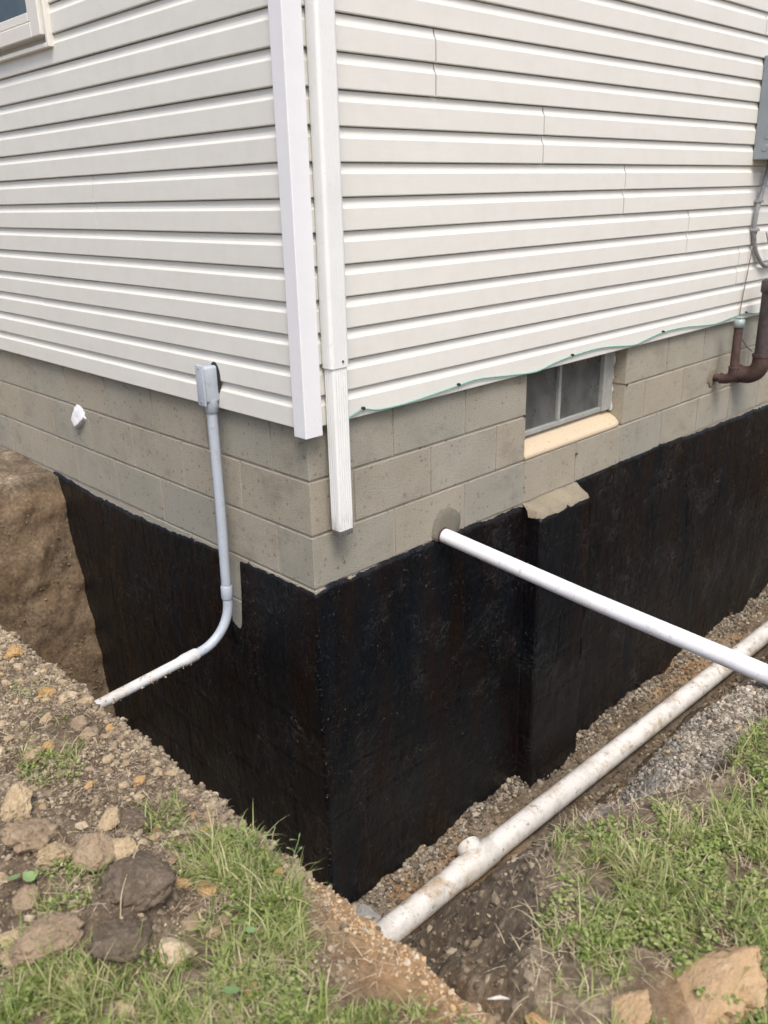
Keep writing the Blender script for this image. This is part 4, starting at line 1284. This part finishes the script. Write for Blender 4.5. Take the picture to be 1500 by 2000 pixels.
# straw and mulch on the left ground
n = 5200
x = -.87 - np.abs(RNG.normal(0, .27, n)); y = RNG.uniform(-1.3, .9, n)
k_ = (vn(x * 7, y * 7, 0, 601) > -.3)
x, y = x[k_], y[k_]
n = len(x)
z = height(x, y) + RNG.uniform(.001, .009, n)
o = blades('straw', 'straw', x, y, z, RNG.uniform(.010, .045, n), RNG.uniform(.0008, .0024, n), RNG.uniform(1.3, 1.75, n), RNG.uniform(0, 1, n) ** 1.3, None, 3, .25)
tag(o, 'dry straw and mulch scraps scattered over the left soil', 'straw', None, 'stuff')
n = 1500
x = -.96 + RNG.normal(0, .07, n); y = -.55 + RNG.normal(0, .20, n)
k_ = x < -.865
x, y = x[k_], y[k_]; n = len(x)
z = height(x, y) + RNG.uniform(.001, .008, n)
o = blades('mulch', 'straw', x, y, z, RNG.uniform(.008, .032, n), RNG.uniform(.0015, .0042, n), RNG.uniform(1.3, 1.7, n), RNG.uniform(0, .25, n), None, 3, .2)
tag(o, 'dark shredded bark mulch along the left trench rim', 'mulch', None, 'stuff')
n = 900
x = RNG.uniform(-.8, .9, n); y = np.interp(x, YB[:, 0], YB[:, 1]) + RNG.normal(-.01, .04, n)
z = height(x, y)
o = blades('dry_grass', 'straw', x, y, z, RNG.uniform(.02, .06, n), RNG.uniform(.0008, .002, n), RNG.uniform(.3, 1.6, n), RNG.uniform(.3, 1, n), None, 4, .6)
tag(o, 'dry grass and rootlets hanging over the rim of the right trench', 'grass', None, 'stuff')

# ------------------------------------------------------------------ single small things
tw = empty('twig', (-.93, -.70, -.64), 'thin forked twig poking over the left trench rim', 'twig')
pipe('stem', 'bark', tw, smooth_path([(-.935, -.690, -.632), (-.905, -.712, -.625), (-.880, -.722, -.640), (-.850, -.738, -.650)], 4), [.0022] * 13, 7)
pipe('side_shoot', 'bark', tw, smooth_path([(-.893, -.717, -.630), (-.880, -.712, -.622), (-.872, -.708, -.612)], 4), .0014, 6)
tw2 = pipe('twig', 'bark', None, smooth_path([(-.99, -.70, -.628), (-.965, -.735, -.622), (-.945, -.762, -.628)], 4), .0055, 8)
tag(tw2, 'short thick brown twig lying between clods near the rim', 'twig')
st = pipe('dry_stalk', 'stalk', None, smooth_path([(-1.222, -.860, -.600), (-1.195, -.822, -.575), (-1.150, -.780, -.560), (-1.115, -.755, -.545)], 5), .0011, 6)
tag(st, 'pale dry grass stalk leaning across the largest dark clod', 'stalk')
ws = pipe('white_stick', 'caulk', None, [(-.828, -1.462, -.640), (-.812, -1.478, -.636), (-.800, -1.489, -.641)], [.0015, .0038, .0012], 8)
tag(ws, 'whitish stick lying at the bottom tip of the trench', 'stick')
def leaf(x, y, z, r, az, tilt, label):
    bm = bmesh.new()
    n_ = 14
    c0 = bm.verts.new((0, 0, 0))
    ring = []
    for i in range(n_):
        a = 2 * PI * i / n_
        rr2 = r * (1 + .12 * math.cos(a) + (.25 if i == 0 else 0) - .1 * math.cos(2 * a))
        ring.append(bm.verts.new((rr2 * math.cos(a), rr2 * .85 * math.sin(a), .12 * r * abs(math.sin(a)))))
    for i in range(n_):
        f = bm.faces.new((c0, ring[i], ring[(i + 1) % n_])); f.smooth = True
    bmesh.ops.transform(bm, verts=bm.verts, matrix=Matrix.Translation((x, y, z)) @ Matrix.Rotation(az, 4, 'Z') @ Matrix.Rotation(tilt, 4, 'Y'))
    return tag(from_bm('weed_leaf', bm, 'leaf'), label, 'leaf', 'broad weed leaves')
leaf(-1.165, -1.155, -.590, .017, .6, .45, 'broad pale green leaf largest in the grass at the bottom')
leaf(-1.290, -.585, -.628, .015, 2.0, -.3, 'round pale leaf beside the flat tan clod')
leaf(-1.315, -.560, -.630, .013, 1.0, .3, 'pale green leaf nearest the left edge among small weeds')
leaf(-1.065, -1.075, -.585, .011, .2, .3, 'pale leaf standing in the bright tuft above the broad one')
# tall seed stems on the rim
for i, (x, y, h, lx, ly) in enumerate([(-.892, -.905, .105, .006, -.01), (-.905, -.870, .090, -.02, .02), (-.878, -.955, .085, .03, .0)]):
    z0 = float(grade(np.array(x), np.array(y))) - .005
    e = empty('tall_grass_stem', (x, y, z0), ['tallest grass stem with seed heads rising over the dark trench', 'leaning grass stem left of the tallest one', 'short grass stem leaning over the trench right of the tallest one'][i], 'grass stem', 'seeding grass stems on the rim')
    pts = [(x, y, z0), (x + lx * .3, y + ly * .3, z0 + h * .5), (x + lx, y + ly, z0 + h)]
    pipe('stem', 'stalk' if i == 0 else 'leaf', e, smooth_path(pts, 4), .0009, 6)
    for j in range(5):
        u = .55 + .1 * j
        bx0, by0, bz0 = x + lx * u, y + ly * u, z0 + h * u
        a = j * 2.3
        ex_, ey_, ez_ = bx0 + .018 * math.cos(a), by0 + .018 * math.sin(a), bz0 + .012
        bm = bmesh.new()
        tube(bm, [(bx0, by0, bz0), ((bx0 + ex_) / 2, (by0 + ey_) / 2, bz0 + .008), (ex_, ey_, ez_), (ex_ + .003 * math.cos(a), ey_ + .003 * math.sin(a), ez_ + .001)], [.0003, .0005, .0015, .0003], 5)
        from_bm('seed_head', bm, 'leaf', e)
